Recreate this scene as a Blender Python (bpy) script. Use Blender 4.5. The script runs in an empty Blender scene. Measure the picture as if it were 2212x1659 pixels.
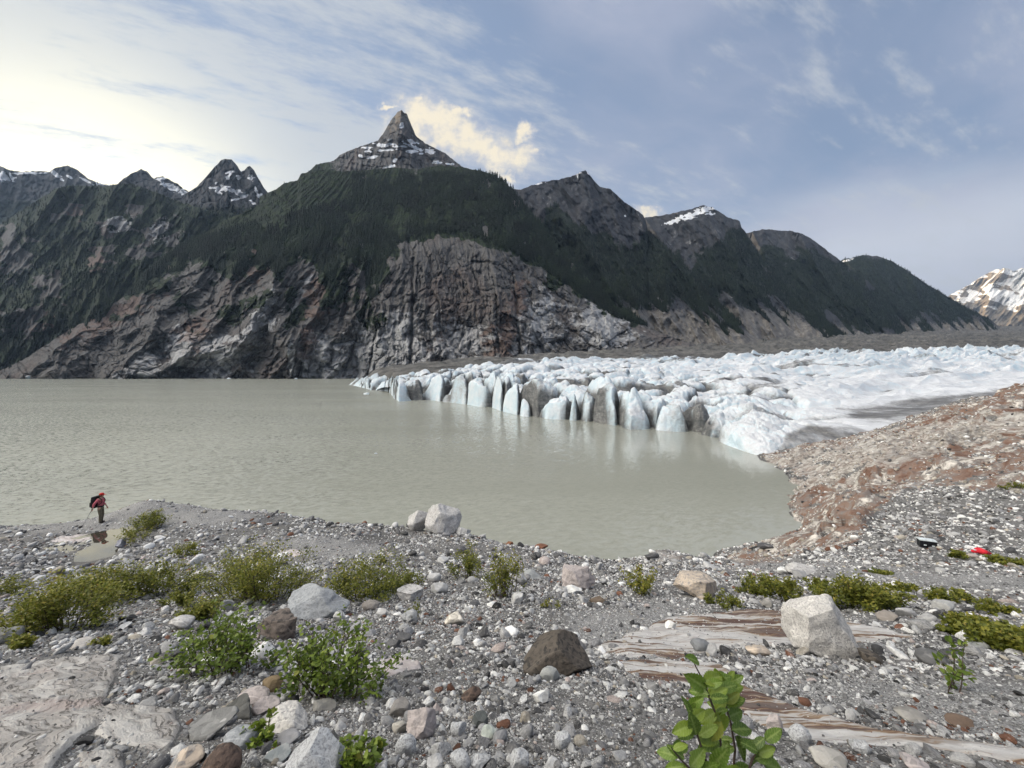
import bpy, bmesh, math, random
import numpy as np
from mathutils import Vector, Matrix, Euler
from mathutils.bvhtree import BVHTree

random.seed(7)
RNG = np.random.default_rng(11)
SC = bpy.context.scene
COL = SC.collection
F, CX, HY = 831.0, 1106.0, 806.0        # lens and horizon, read off a 2212 x 1659 view of the photograph
WATER = -16.0
R = math.radians

# ------------------------------------------------------------------ noise
_perm = np.random.default_rng(3).permutation(256).astype(np.int32)
_perm = np.concatenate([_perm, _perm, _perm])
_g = np.random.default_rng(5).normal(size=(256, 3))
_g = (_g / np.linalg.norm(_g, axis=1)[:, None]).astype(np.float32)

def perlin(x, y, z=0.0):
    x = np.asarray(x, np.float32); y = np.asarray(y, np.float32); z = np.asarray(z, np.float32)
    x, y, z = np.broadcast_arrays(x, y, z)
    xf, yf, zf = np.floor(x), np.floor(y), np.floor(z)
    xi, yi, zi = xf.astype(np.int32) & 255, yf.astype(np.int32) & 255, zf.astype(np.int32) & 255
    x, y, z = x - xf, y - yf, z - zf
    u, v, w = x*x*x*(x*(x*6-15)+10), y*y*y*(y*(y*6-15)+10), z*z*z*(z*(z*6-15)+10)
    def gr(i, j, k, dx, dy, dz):
        h = _perm[_perm[_perm[xi + i] + yi + j] + zi + k]
        g = _g[h]
        return g[..., 0]*dx + g[..., 1]*dy + g[..., 2]*dz
    a = gr(0,0,0,x,y,z); b = gr(1,0,0,x-1,y,z); c = gr(0,1,0,x,y-1,z); d = gr(1,1,0,x-1,y-1,z)
    l0 = (a+(b-a)*u); l0 = l0+((c+(d-c)*u)-l0)*v
    a = gr(0,0,1,x,y,z-1); b = gr(1,0,1,x-1,y,z-1); c = gr(0,1,1,x,y-1,z-1); d = gr(1,1,1,x-1,y-1,z-1)
    l1 = (a+(b-a)*u); l1 = l1+((c+(d-c)*u)-l1)*v
    return (l0+(l1-l0)*w)*1.5

def fbm(x, y, z=0.0, o=5, gain=.5):
    s = 0; a = 1.0; f = 1.0; t = 0
    for i in range(o):
        s = s + a*perlin(np.asarray(x)*f+i*17.3, np.asarray(y)*f+i*9.1, np.asarray(z)*f+i*3.7); t += a; a *= gain; f *= 2.03
    return s/t*1.6

def ridged(x, y, z=0.0, o=5, gain=.5):
    s = 0; a = 1.0; f = 1.0; t = 0
    for i in range(o):
        n = 1-np.abs(perlin(np.asarray(x)*f+i*17.3, np.asarray(y)*f+i*9.1, np.asarray(z)*f+i*3.7))*1.6
        s = s + a*n*n; t += a; a *= gain; f *= 2.03
    return s/t

def _h(ix, iy, k):
    return _perm[_perm[_perm[ix & 255] + (iy & 255)] + k & 255]/255.0

def cells(x, y, seed=0, jit=.9):
    """jittered cells: (random value per cell, distance to the cell's edge, offset from its centre)"""
    x = np.asarray(x, np.float32); y = np.asarray(y, np.float32)
    ix, iy = np.floor(x).astype(np.int32), np.floor(y).astype(np.int32)
    f1 = np.full(x.shape, 9e9, np.float32); f2 = f1.copy(); rv = np.zeros(x.shape, np.float32); ox = rv.copy(); oy = rv.copy()
    for i in (-1, 0, 1):
        for j in (-1, 0, 1):
            cx, cy = ix+i, iy+j
            sx = cx+.5+jit*(_h(cx, cy, 11+seed)-.5); sy = cy+.5+jit*(_h(cx, cy, 57+seed)-.5)
            d = (x-sx)**2+(y-sy)**2
            n = d < f1
            f2 = np.where(n, f1, np.minimum(f2, d)); f1 = np.where(n, d, f1)
            rv = np.where(n, _h(cx, cy, 101+seed), rv); ox = np.where(n, x-sx, ox); oy = np.where(n, y-sy, oy)
    return rv, (np.sqrt(f2)-np.sqrt(f1))*.5, ox, oy

def facets(x, y, seed=0):
    """blocky jointed rock, about -1..1: every cell stands out by its own amount and leans its own way"""
    rv, e, ox, oy = cells(x, y, seed)
    a = (rv*7.13) % 1*6.283
    return (rv-.5)*1.3+1.1*(np.cos(a)*ox+np.sin(a)*oy)*((rv*3.7) % 1)-.5*np.exp(-(e/.07)**2), rv

def sst(x, a, b):
    t = np.clip((np.asarray(x, float)-a)/(b-a), 0, 1)
    return t*t*(3-2*t)

def lerp(a, b, t): return a+(b-a)*t

def ell(px, py, cx, cy, w, h, rot=0.0, n=0.0):
    """soft ellipse: 1 at centre, 0.5 on the outline"""
    c, s = math.cos(R(rot)), math.sin(R(rot))
    dx, dy = px-cx, py-cy
    a = (dx*c+dy*s)/(w*.5); b = (-dx*s+dy*c)/(h*.5)
    r = np.sqrt(a*a+b*b)
    return np.clip(1-.5*r+n, 0, 1)

def inpoly(px, py, poly):
    """signed-ish distance to polygon (positive inside)"""
    px = np.asarray(px, np.float32); py = np.asarray(py, np.float32)
    ins = np.zeros(px.shape, bool); dist = np.full(px.shape, 1e9, np.float32)
    n = len(poly)
    for i in range(n):
        x0, y0 = poly[i]; x1, y1 = poly[(i+1) % n]
        if y0 != y1:
            c = ((y0 > py) != (y1 > py)) & (px < (x1-x0)*(py-y0)/(y1-y0)+x0)
            ins ^= c
        ex, ey = x1-x0, y1-y0
        t = np.clip(((px-x0)*ex+(py-y0)*ey)/(ex*ex+ey*ey+1e-9), 0, 1)
        dist = np.minimum(dist, np.hypot(px-x0-t*ex, py-y0-t*ey))
    return np.where(ins, dist, -dist)

def wpt(px, py, d):
    """point on the ray of photo pixel (px, py) at depth d"""
    return ((px-CX)/F*d, d, (HY-py)/F*d)

# ------------------------------------------------------------------ objects
def tag(o, label=None, cat=None, group=None, kind=None):
    if label: o['label'] = label
    if cat: o['category'] = cat
    if group: o['group'] = group
    if kind: o['kind'] = kind
    return o

def empty(name, loc, rz=0.0):
    o = bpy.data.objects.new(name, None); COL.objects.link(o)
    o.location = loc; o.rotation_euler = (0, 0, rz); o.empty_display_size = .2
    return o

def mesh_np(name, V, faces, mat, attrs=None, smooth=True, parent=None, k=None, link=True):
    """faces: (n,k) int array; attrs: {name: per-vertex float array or (n,4) colour}"""
    V = np.ascontiguousarray(V, np.float32).reshape(-1, 3)
    me = bpy.data.meshes.new(name)
    faces = np.asarray(faces, np.int32)
    k = faces.shape[1]
    me.vertices.add(len(V)); me.vertices.foreach_set('co', V.ravel())
    me.loops.add(faces.size); me.loops.foreach_set('vertex_index', faces.ravel())
    me.polygons.add(len(faces)); me.polygons.foreach_set('loop_start', np.arange(0, faces.size, k, dtype=np.int32))
    if smooth: me.polygons.foreach_set('use_smooth', np.ones(len(faces), bool))
    for n_, a in (attrs or {}).items():
        a = np.ascontiguousarray(a, np.float32)
        if a.ndim == 2 and a.shape[1] == 4:
            me.attributes.new(n_, 'FLOAT_COLOR', 'POINT').data.foreach_set('color', a.ravel())
        elif a.ndim == 2:
            me.attributes.new(n_, 'FLOAT_VECTOR', 'POINT').data.foreach_set('vector', a.ravel())
        else:
            me.attributes.new(n_, 'FLOAT', 'POINT').data.foreach_set('value', a.ravel())
    me.update(calc_edges=True)
    if mat: me.materials.append(mat)
    if not link: return me
    o = bpy.data.objects.new(name, me); COL.objects.link(o)
    if parent: o.parent = parent
    return o

def grid_faces(r, c):
    i = np.arange(r*c).reshape(r, c)
    return np.stack([i[:-1, :-1], i[:-1, 1:], i[1:, 1:], i[1:, :-1]], -1).reshape(-1, 4)

def obj_bm(name, bm, mat, parent=None, smooth=True):
    me = bpy.data.meshes.new(name); bm.to_mesh(me); bm.free()
    for p in me.polygons: p.use_smooth = smooth
    if mat: me.materials.append(mat)
    o = bpy.data.objects.new(name, me); COL.objects.link(o)
    if parent: o.parent = parent
    return o

# ------------------------------------------------------------------ node helper
class NT:
    def __init__(s, tree): s.t = tree; s.n = tree.nodes; s.l = tree.links
    def node(s, typ, **kw):
        n = s.n.new(typ)
        for k, v in kw.items(): setattr(n, k, v)
        return n
    def put(s, sock, v):
        if v is None: return
        if hasattr(v, 'is_output') or isinstance(v, bpy.types.NodeSocket): s.l.new(v, sock)
        else:
            if sock.type == 'RGBA' and len(v) == 3: v = (*v, 1)
            sock.default_value = v
    def math(s, op, a, b=None, c=None, clamp=False):
        n = s.node('ShaderNodeMath', operation=op, use_clamp=clamp)
        s.put(n.inputs[0], a); s.put(n.inputs[1], b); s.put(n.inputs[2], c); return n.outputs[0]
    def vmath(s, op, a, b=None):
        n = s.node('ShaderNodeVectorMath', operation=op); s.put(n.inputs[0], a); s.put(n.inputs[1], b)
        return n.outputs['Value'] if op in ('LENGTH', 'DOT_PRODUCT', 'DISTANCE') else n.outputs[0]
    def scale(s, v, k): return s.vmath('MULTIPLY', v, k if isinstance(k, tuple) else (k, k, k))
    def mix(s, f, a, b, mode='MIX'):
        n = s.node('ShaderNodeMix', data_type='RGBA', blend_type=mode)
        s.put(n.inputs[0], f); s.put(n.inputs[6], a); s.put(n.inputs[7], b); return n.outputs[2]
    def rng(s, v, a, b, c=0.0, d=1.0, smooth=True):
        n = s.node('ShaderNodeMapRange', interpolation_type='SMOOTHSTEP' if smooth else 'LINEAR')
        for i, x in enumerate((v, a, b, c, d)): s.put(n.inputs[i], x)
        return n.outputs[0]
    def noise(s, vec, scale=1.0, detail=4, rough=.55, dist=0.0, col=False):
        n = s.node('ShaderNodeTexNoise'); s.put(n.inputs['Vector'], vec)
        n.inputs['Scale'].default_value = scale; n.inputs['Detail'].default_value = detail
        n.inputs['Roughness'].default_value = rough; n.inputs['Distortion'].default_value = dist
        return n.outputs[1 if col else 0]
    def vor(s, vec, scale=1.0, feature='F1', out='Distance', rand=1.0):
        n = s.node('ShaderNodeTexVoronoi', feature=feature); s.put(n.inputs['Vector'], vec)
        n.inputs['Scale'].default_value = scale; n.inputs['Randomness'].default_value = rand
        return n.outputs[out]
    def ramp(s, f, stops, interp='LINEAR'):
        n = s.node('ShaderNodeValToRGB'); e = n.color_ramp.elements; n.color_ramp.interpolation = interp
        while len(e) > 1: e.remove(e[0])
        e[0].position = stops[0][0]; e[0].color = (*stops[0][1], 1)
        for p, c in stops[1:]:
            x = e.new(p); x.color = (*c, 1)
        s.put(n.inputs[0], f); return n.outputs[0]
    def attr(s, name, typ='GEOMETRY', out='Fac'):
        n = s.node('ShaderNodeAttribute', attribute_type=typ, attribute_name=name); return n.outputs[out]
    def bump(s, h, strength=.5, dist=.1, nrm=None):
        n = s.node('ShaderNodeBump'); n.inputs['Strength'].default_value = strength
        n.inputs['Distance'].default_value = dist; s.put(n.inputs['Height'], h); s.put(n.inputs['Normal'], nrm)
        return n.outputs[0]
    def sep(s, v):
        n = s.node('ShaderNodeSeparateXYZ'); s.put(n.inputs[0], v); return n.outputs
    def comb(s, x, y, z):
        n = s.node('ShaderNodeCombineXYZ'); s.put(n.inputs[0], x); s.put(n.inputs[1], y); s.put(n.inputs[2], z); return n.outputs[0]

def new_mat(name):
    m = bpy.data.materials.new(name); m.use_nodes = True
    t = NT(m.node_tree); t.n.clear()
    out = t.node('ShaderNodeOutputMaterial')
    p = t.node('ShaderNodeBsdfPrincipled'); t.l.new(p.outputs[0], out.inputs[0])
    t.p = p; t.out = out
    p.inputs['Specular IOR Level'].default_value = .25
    def fin(col=None, rough=None, nrm=None):
        t.put(p.inputs['Base Color'], col); t.put(p.inputs['Roughness'], rough); t.put(p.inputs['Normal'], nrm)
        return m
    t.fin = fin
    return m, t

def plain(name, col, rough=.8, spec=.25):
    m, t = new_mat(name); t.p.inputs['Specular IOR Level'].default_value = spec
    n = t.noise(t.node('ShaderNodeTexCoord').outputs['Object'], 9, 3)
    c = t.mix(t.rng(n, .3, .7), tuple(x*.8 for x in col), tuple(min(1, x*1.15) for x in col))
    return t.fin(c, rough)
# ------------------------------------------------------------------ camera, sun, sky
cam = bpy.data.cameras.new('camera'); camo = bpy.data.objects.new('camera', cam); COL.objects.link(camo)
camo.rotation_euler = (R(90), 0, 0)
cam.sensor_width = 36; cam.lens = 36*F/2212; cam.shift_y = -(829.5-HY)/2212
cam.clip_start = .05; cam.clip_end = 60000
SC.camera = camo
SC.view_settings.view_transform = 'Standard'; SC.view_settings.look = 'None'
SC.view_settings.exposure = 0.85; SC.view_settings.gamma = 1
SC.cycles.max_bounces = 5; SC.cycles.diffuse_bounces = 3; SC.cycles.glossy_bounces = 3
SC.cycles.use_denoising = True
SC.cycles.caustics_reflective = False; SC.cycles.caustics_refractive = False

SUN_AZ, SUN_EL = R(-47), R(11)          # behind the ridges on the left; only the far snow mountain still gets it
sd = Vector((math.sin(SUN_AZ)*math.cos(SUN_EL), math.cos(SUN_AZ)*math.cos(SUN_EL), math.sin(SUN_EL)))
sl = bpy.data.lights.new('sun', 'SUN'); sl.energy = 4.5; sl.angle = R(.5); sl.color = (1, .68, .34)
so = bpy.data.objects.new('sun', sl); COL.objects.link(so); so.rotation_euler = sd.to_track_quat('Z', 'Y').to_euler()
so.location = (0, 0, 50)

w = bpy.data.worlds.new('World'); SC.world = w; w.use_nodes = True
t = NT(w.node_tree); t.n.clear()
out = t.node('ShaderNodeOutputWorld'); bg = t.node('ShaderNodeBackground'); t.l.new(bg.outputs[0], out.inputs[0])
sky = t.node('ShaderNodeTexSky', sky_type='NISHITA'); sky.sun_disc = False
sky.sun_elevation = SUN_EL; sky.sun_rotation = SUN_AZ; sky.air_density = 1.0; sky.dust_density = .6; sky.ozone_density = 2.0
g = t.node('ShaderNodeTexCoord').outputs['Generated']
x, y, z = t.sep(g)
base = t.scale(sky.outputs[0], (.6, .66, .74))                          # brought down to STR at the end
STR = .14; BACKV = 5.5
zc = t.math('MAXIMUM', z, 0.0)
# cloud sheet seen in perspective
pl = t.math('ADD', zc, .22)
qx, qy = t.math('DIVIDE', x, pl), t.math('DIVIDE', y, pl)
az = t.math('ARCTAN2', x, y)
sunv = t.node('ShaderNodeVectorMath', operation='DOT_PRODUCT'); t.put(sunv.inputs[0], g); sunv.inputs[1].default_value = sd
sun_dot = sunv.outputs['Value']
def rot2(a, b, ang):
    c, s = math.cos(ang), math.sin(ang)
    return (t.math('ADD', t.math('MULTIPLY', a, c), t.math('MULTIPLY', b, s)), t.math('ADD', t.math('MULTIPLY', a, -s), t.math('MULTIPLY', b, c)))
rx, ry = rot2(qx, qy, R(24))
wv = t.noise(t.comb(qx, qy, 0.0), 1.3, 3, col=True)
wv = t.vmath('MULTIPLY', t.vmath('SUBTRACT', wv, (.5, .5, .5)), (.7, .7, .7))
streak = t.vmath('ADD', t.comb(t.math('MULTIPLY', rx, .55), t.math('MULTIPLY', ry, 2.1), 3.0), wv)
n1 = t.noise(streak, 1.6, 8, .62)
n2 = t.noise(t.vmath('ADD', t.comb(qx, qy, 8.0), wv), .9, 5, .55)
n3 = t.noise(t.comb(t.math('MULTIPLY', rx, 2.4), t.math('MULTIPLY', ry, 7), 5.0), 2.2, 6, .65)
# left veil: thick towards the sun, thins to the middle
lv = t.rng(sun_dot, .42, 1.0)
cov = t.math('ADD', t.math('MULTIPLY', lv, .95), t.math('MULTIPLY', t.math('SUBTRACT', n1, .5), 2.6))
cov = t.math('ADD', cov, t.math('MULTIPLY', t.math('SUBTRACT', n3, .5), 2.6))
veil = t.rng(cov, .05, 1.0)
# soft wisps on the right
n4 = t.noise(t.vmath('ADD', t.comb(t.math('ADD', t.math('MULTIPLY', qx, .8), t.math('MULTIPLY', qy, .5)), t.math('SUBTRACT', t.math('MULTIPLY', qy, 1.7), t.math('MULTIPLY', qx, .9)), 11.0), wv), 1.1, 7, .58)
wr = t.math('MULTIPLY', t.rng(t.math('ADD', t.math('MULTIPLY', n2, .5), t.math('MULTIPLY', n4, .5)), .4, .66), t.rng(az, -.5, .1))
ws = t.math('MULTIPLY', wr, .9)
# front half coordinates u = x/y, v = z/y
yf = t.math('MAXIMUM', y, .05); fr = t.rng(y, .05, .2)
u, v = t.math('DIVIDE', x, yf), t.math('DIVIDE', z, yf)
# the long pale bank low on the right, running up to the right
wob = t.math('MULTIPLY', t.math('SUBTRACT', n2, .5), .3)
line = t.math('SUBTRACT', v, t.math('ADD', t.math('MULTIPLY', u, .215), .235))
line = t.math('ADD', line, wob)
bank = t.math('MULTIPLY', t.rng(line, .09, -.05), t.rng(u, .35, .85))
bank = t.math('MULTIPLY', bank, t.rng(line, -.42, -.06, .45, 1.0))
low = t.math('MULTIPLY', t.rng(v, .52, .22), t.rng(u, -.2, .1))
lown = t.math('MULTIPLY', low, t.rng(n2, .3, .65, .25, .9))
bank = t.math('MULTIPLY', t.math('MAXIMUM', t.math('MULTIPLY', bank, .75), t.math('MULTIPLY', lown, .6)), fr)
warm = t.math('POWER', t.math('MAXIMUM', sun_dot, 0.0), 38.0)
veilcol = t.mix(t.math('MULTIPLY', warm, 1.0, clamp=True), (2.1, 2.22, 2.42), (10.5, 9.3, 5.8))
wispcol = (1.72, 1.83, 2.35)
c = t.mix(t.rng(n2, .3, .7, .5, .85), base, (.98, 1.25, 1.85))
c = t.mix(ws, c, wispcol)
c = t.mix(bank, c, (2.6, 2.7, 3.0))
c = t.mix(t.math('MULTIPLY', veil, .85), c, veilcol)
# the lit cumulus behind the spire: puffs in direction space, broken by noise
uv = t.comb(u, v, 0.0)
cw = t.noise(uv, 16, 6, .6, col=True)
cw = t.vmath('MULTIPLY', t.vmath('SUBTRACT', cw, (.5, .5, .5)), (.11, .11, 0))
uvw = t.vmath('ADD', uv, cw)
cn = t.noise(uv, 26, 7, .62)
body = None
for (cx, cy, w_, h_, ro) in ((915, 250, 150, 110, 10), (960, 270, 170, 120, 20), (1010, 306, 210, 115, 25), (1065, 332, 190, 86, 18), (1110, 340, 110, 74, 0), (890, 290, 120, 120, 0), (840, 229, 40, 16, -10), (1135, 288, 50, 36, -20), (1150, 332, 50, 40, 0), (905, 212, 40, 30, 0), (1095, 388, 60, 24, 20), (1398, 458, 60, 26, 20), (990, 235, 60, 40, 0)):
    s_ = t.vmath('SUBTRACT', uvw, ((cx-CX)/F, (HY-cy)/F, 0))
    a_, b_, _ = t.sep(s_)
    a2, b2 = rot2(a_, b_, R(-ro))
    q = t.comb(t.math('DIVIDE', a2, w_*.5/F), t.math('DIVIDE', b2, h_*.5/F), 0.0)
    m_ = t.math('SUBTRACT', 1.0, t.vmath('LENGTH', q))
    body = m_ if body is None else t.math('SMOOTH_MAX', body, m_, .25)
dens = t.math('ADD', body, t.math('MULTIPLY', t.math('SUBTRACT', cn, .5), .8))
cm = t.math('MULTIPLY', t.rng(dens, -.42, .75), fr)
cc = t.mix(t.rng(t.math('ADD', dens, t.math('MULTIPLY', t.math('SUBTRACT', cn, .5), 2.2)), -.1, .9), (2.45, 2.4, 2.55), (4.0, 3.5, 2.6))
c = t.mix(t.math('MULTIPLY', cm, .93), c, cc)
# extra brightness added to the unseen sky overhead and behind, to light the ground
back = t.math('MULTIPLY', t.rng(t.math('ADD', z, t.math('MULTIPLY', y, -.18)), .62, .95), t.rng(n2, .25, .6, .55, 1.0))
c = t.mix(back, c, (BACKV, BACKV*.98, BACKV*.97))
# glow added in the unseen sky past the left edge, as side light
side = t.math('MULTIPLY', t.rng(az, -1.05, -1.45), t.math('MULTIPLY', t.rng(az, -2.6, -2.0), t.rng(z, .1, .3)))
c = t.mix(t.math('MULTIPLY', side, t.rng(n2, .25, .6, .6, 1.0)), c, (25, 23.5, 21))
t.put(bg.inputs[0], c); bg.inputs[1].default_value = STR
# ------------------------------------------------------------------ mountains
def rock_mat(name, dark, mid, light, rustc, veg_d=(.012, .022, .012), veg_l=(.035, .055, .02), fine=1.0, snowc=(.72, .74, .78), striate=3.0):
    m, t = new_mat(name)
    pos = t.node('ShaderNodeNewGeometry').outputs['Position']
    px, py_, pz = t.sep(pos)
    st = t.comb(t.math('MULTIPLY', px, 1.0), t.math('MULTIPLY', py_, 1.0), t.math('MULTIPLY', pz, 1/striate))
    n1 = t.noise(st, .035*fine, 8, .68, .4)
    n2 = t.noise(pos, .11*fine, 6, .65)
    n3 = t.noise(st, .006*fine, 4, .6, .6)
    col = t.ramp(t.math('ADD', t.math('MULTIPLY', n1, .75), t.math('MULTIPLY', n2, .25)), [(.3, dark), (.47, mid), (.58, mid), (.72, light)])
    col = t.mix(t.math('MULTIPLY', t.rng(n3, .5, .68), .3), col, rustc)
    cracks = t.vor(t.vmath('ADD', st, t.vmath('MULTIPLY', t.noise(pos, .05*fine, 3, col=True), (22/fine, 22/fine, 22/fine))), .035*fine, 'DISTANCE_TO_EDGE')
    ck = t.rng(cracks, .0, .05)
    col = t.mix(t.math('MULTIPLY', t.math('SUBTRACT', 1.0, ck), .45), col, tuple(x*.45 for x in dark))
    nf = t.math('MULTIPLY', t.math('SUBTRACT', n2, .5), .8)
    pale = t.rng(t.math('ADD', t.attr('pale'), t.math('MULTIPLY', t.math('SUBTRACT', n1, .5), 1.1)), .35, .62)
    col = t.mix(t.math('MULTIPLY', pale, .85), col, t.ramp(n1, [(.35, (.17, .17, .175)), (.5, (.33, .33, .335)), (.65, (.46, .46, .46))]))
    ru = t.rng(t.math('ADD', t.attr('rust'), t.math('MULTIPLY', t.math('SUBTRACT', n1, .5), 1.2)), .4, .7)
    col = t.mix(t.math('MULTIPLY', ru, .6), col, rustc)
    sc = t.rng(t.math('ADD', t.attr('scree'), nf), .38, .62)
    sn = t.noise(pos, .5*fine, 6, .7)
    col = t.mix(sc, col, t.ramp(t.math('ADD', t.math('MULTIPLY', sn, .5), t.math('MULTIPLY', n1, .5)), [(.38, (.085, .08, .075)), (.5, (.165, .155, .145)), (.64, (.27, .255, .24))]))
    vg = t.rng(t.math('ADD', t.attr('veg'), t.math('MULTIPLY', t.math('SUBTRACT', t.noise(pos, .03*fine, 7, .7), .5), 1.3)), .42, .58)
    vc = t.mix(t.rng(t.noise(pos, .045*fine, 6, .7), .38, .68), veg_d, veg_l)
    col = t.mix(vg, col, vc)
    s0 = t.rng(t.math('ADD', t.attr('snow'), t.math('MULTIPLY', t.math('SUBTRACT', t.noise(pos, .03*fine, 6, .65), .5), .5)), .5, .56)
    col = t.mix(s0, col, snowc)
    h = t.math('ADD', t.math('MULTIPLY', n1, 1.0), t.math('ADD', t.math('MULTIPLY', n2, .4), t.math('MULTIPLY', ck, .25)))
    b = t.bump(h, .9, 9/fine)
    return t.fin(col, .95, b)

MT = {}
def mountain(name, sil, base, db, dr, g, mat, step=2.0, rows=200, disp=None, masks=None, jag=2.0, back=700, jagf=.09):
    sx, sy = np.array(sil, float).T; bx, by = np.array(base, float).T
    xs = np.arange(sx[0], sx[-1]+step*.5, step)
    top = np.interp(xs, sx, sy) + jag*fbm(xs*jagf, 0*xs+len(name)*3.1, 0, 4)
    bot = np.maximum(np.interp(xs, bx, by), top+2)
    fb = lambda q, x: np.interp(x, *np.array(q, float).T) if isinstance(q, (list, tuple)) else np.full_like(x, q)
    db_, dr_ = fb(db, xs), fb(dr, xs)
    t_ = np.linspace(0, 1, rows)[:, None]
    PX = np.broadcast_to(xs, (rows, len(xs))).copy(); PY = bot+(top-bot)*t_
    D = db_+(dr_-db_)*t_**g
    if disp is not None: D = D + disp(PX, PY, t_)
    D = np.maximum(D, db_*.6)
    X, Y, Z = (PX-CX)/F*D, D, (HY-PY)/F*D
    k = np.linspace(0, 1, 9)[1:, None]
    bn = fbm(xs[None]*.02, k*3, 4.0, 4)
    Bd = D[-1]+back*k; Bz = Z[-1]*(1-k**1.2)+(-30)*k+bn*back*.05*np.sin(k*3.1)
    Bx = (xs-CX)/F*(D[-1]+0*k)+(xs-CX)/F*back*k*.25
    V = np.concatenate([np.stack([X, Y, Z], -1), np.stack([Bx, Bd, Bz], -1)], 0)
    at = {}
    for kk in ('veg', 'snow', 'rust', 'pale', 'scree'):
        a = masks.get(kk) if masks else None
        a = a(PX, PY, t_) if a is not None else np.zeros_like(PX)
        a = np.broadcast_to(a, PX.shape)
        at[kk] = np.concatenate([a, np.repeat(a[-1:], 8, 0)], 0).ravel()
    o = mesh_np(name, V, grid_faces(rows+8, len(xs)), mat, at)
    tag(o, kind='structure')
    MT[name+o.name] = o
    o_data = dict(PX=PX, PY=PY, X=X, Y=Y, Z=Z, at=at, shape=PX.shape)
    return o, o_data

ROCK = rock_mat('mountain_rock', (.036, .036, .039), (.104, .1, .099), (.215, .21, .206), (.14, .09, .072), veg_d=(.006, .011, .008), veg_l=(.026, .042, .015))
ROCKB = rock_mat('dark_alpine_rock', (.022, .024, .03), (.05, .052, .06), (.125, .127, .138), (.06, .054, .055), veg_d=(.006, .011, .009), veg_l=(.016, .026, .012), fine=.7)
ROCKS = rock_mat('snow_alpine_rock', (.1, .085, .07), (.19, .16, .125), (.3, .25, .19), (.32, .22, .12), fine=.35, snowc=(.82, .82, .82))

TREES = []   # (x, y, z, height)
def plant_trees(dat, mask, n, hmin, hmax, rng):
    w_ = (mask > .5)*1.0
    # even spacing over the picture's columns keeps the wood dense everywhere
    p = (w_/w_.sum()).ravel()
    idx = rng.choice(p.size, size=n, p=p)
    sh = dat['shape']
    jx = rng.uniform(-.5, .5, n); 
    X, Y, Z = (dat[k].ravel()[idx] for k in 'XYZ')
    D = Y
    h = rng.uniform(hmin, hmax, n)*np.where(rng.random(n) < .12, 1.25, 1)
    TREES.append(np.stack([X+jx*3, Y, Z-1.0, h], -1))

def ells(lst, warp=.35, f=.09):
    def fn(px, py, t):
        n = warp*1.35*fbm(px*f, py*f*1.9, 2.0, 5)
        s = np.zeros_like(px)
        for e in lst: s = np.maximum(s, ell(px, py, *e, n=n))
        return s
    return fn

# far left ridge under snow
sil = [(-420, 430), (-260, 350), (-120, 395), (-40, 350), (0, 358), (22, 367), (45, 371), (70, 370), (108, 370), (120, 362), (145, 357), (165, 365), (190, 385), (215, 396), (250, 400), (300, 412), (360, 440)]
dsp = lambda px, py, t: -160*(ridged(px*.013+py*.006, py*.004, 1.0, 5)-.5)-34*facets(px/16, py/14, 4)[0]-16*facets(px/6, py/6, 5)[0]
mountain('mountain', sil, [(-420, 640), (360, 640)], 2500, 3300, 1.2, ROCKB, 2.2, 120, dsp,
         dict(snow=ells([(12, 383, 44, 18, 8), (-80, 385, 90, 22, -5), (122, 378, 34, 10, 35), (60, 374, 90, 5, 0), (150, 382, 18, 5, 30), (186, 390, 44, 5, 28), (226, 398, 40, 6, 10), (110, 418, 8, 4, 40)], .3),
              veg=lambda px, py, t: sst(py, 395, 470)))
# small peaks between
sil = [(225, 412), (255, 397), (268, 385), (285, 374), (305, 366), (318, 371), (332, 386), (345, 382), (352, 381), (368, 389), (385, 398), (402, 411), (420, 425), (440, 445)]
mountain('mountain', sil, [(225, 520), (440, 520)], 2300, 2900, 1.1, ROCKB, 1.6, 90, lambda px, py, t: -130*(ridged(px*.02-py*.008, py*.006, 5.0, 5)-.5)-30*facets(px/12, py/14, 4)[0]-14*facets(px/5, py/6, 5)[0],
         dict(snow=ells([(370, 404, 60, 15, 24), (347, 386, 24, 6, 0), (395, 414, 24, 10, 15)], .3)))
# twin horned peak
sil = [(385, 440), (400, 420), (428, 401), (448, 378), (466, 358), (478, 346), (488, 343), (500, 345), (512, 357), (521, 371), (528, 368), (534, 361), (540, 359), (548, 366), (556, 382), (568, 402), (580, 419), (600, 440), (640, 470)]
mountain('mountain', sil, [(385, 540), (640, 540)], 2100, 2700, 1.1, ROCKB, 1.4, 150, lambda px, py, t: -170*(ridged(px*.016-py*.007, py*.005, 9.0, 5)-.5)-60*(ridged(px*.06, py*.02, 2.0, 3)-.5)-34*facets((px+.4*py)/13, py/19, 4)[0]-15*facets(px/5, py/7, 5)[0],
         dict(snow=ells([(495, 373, 18, 8, -20), (492, 382, 8, 14, 20), (515, 382, 11, 11, 0), (480, 408, 62, 9, 8), (508, 414, 56, 12, 22), (512, 430, 36, 5, -8), (467, 396, 6, 5, 0), (541, 385, 15, 13, 25), (556, 417, 6, 24, -20), (545, 437, 18, 6, 35), (470, 415, 20, 5, 25), (530, 420, 20, 6, 30), (565, 425, 8, 12, -30)], .4, .09),
              veg=lambda px, py, t: sst(py, 408, 470)*.75))
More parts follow.
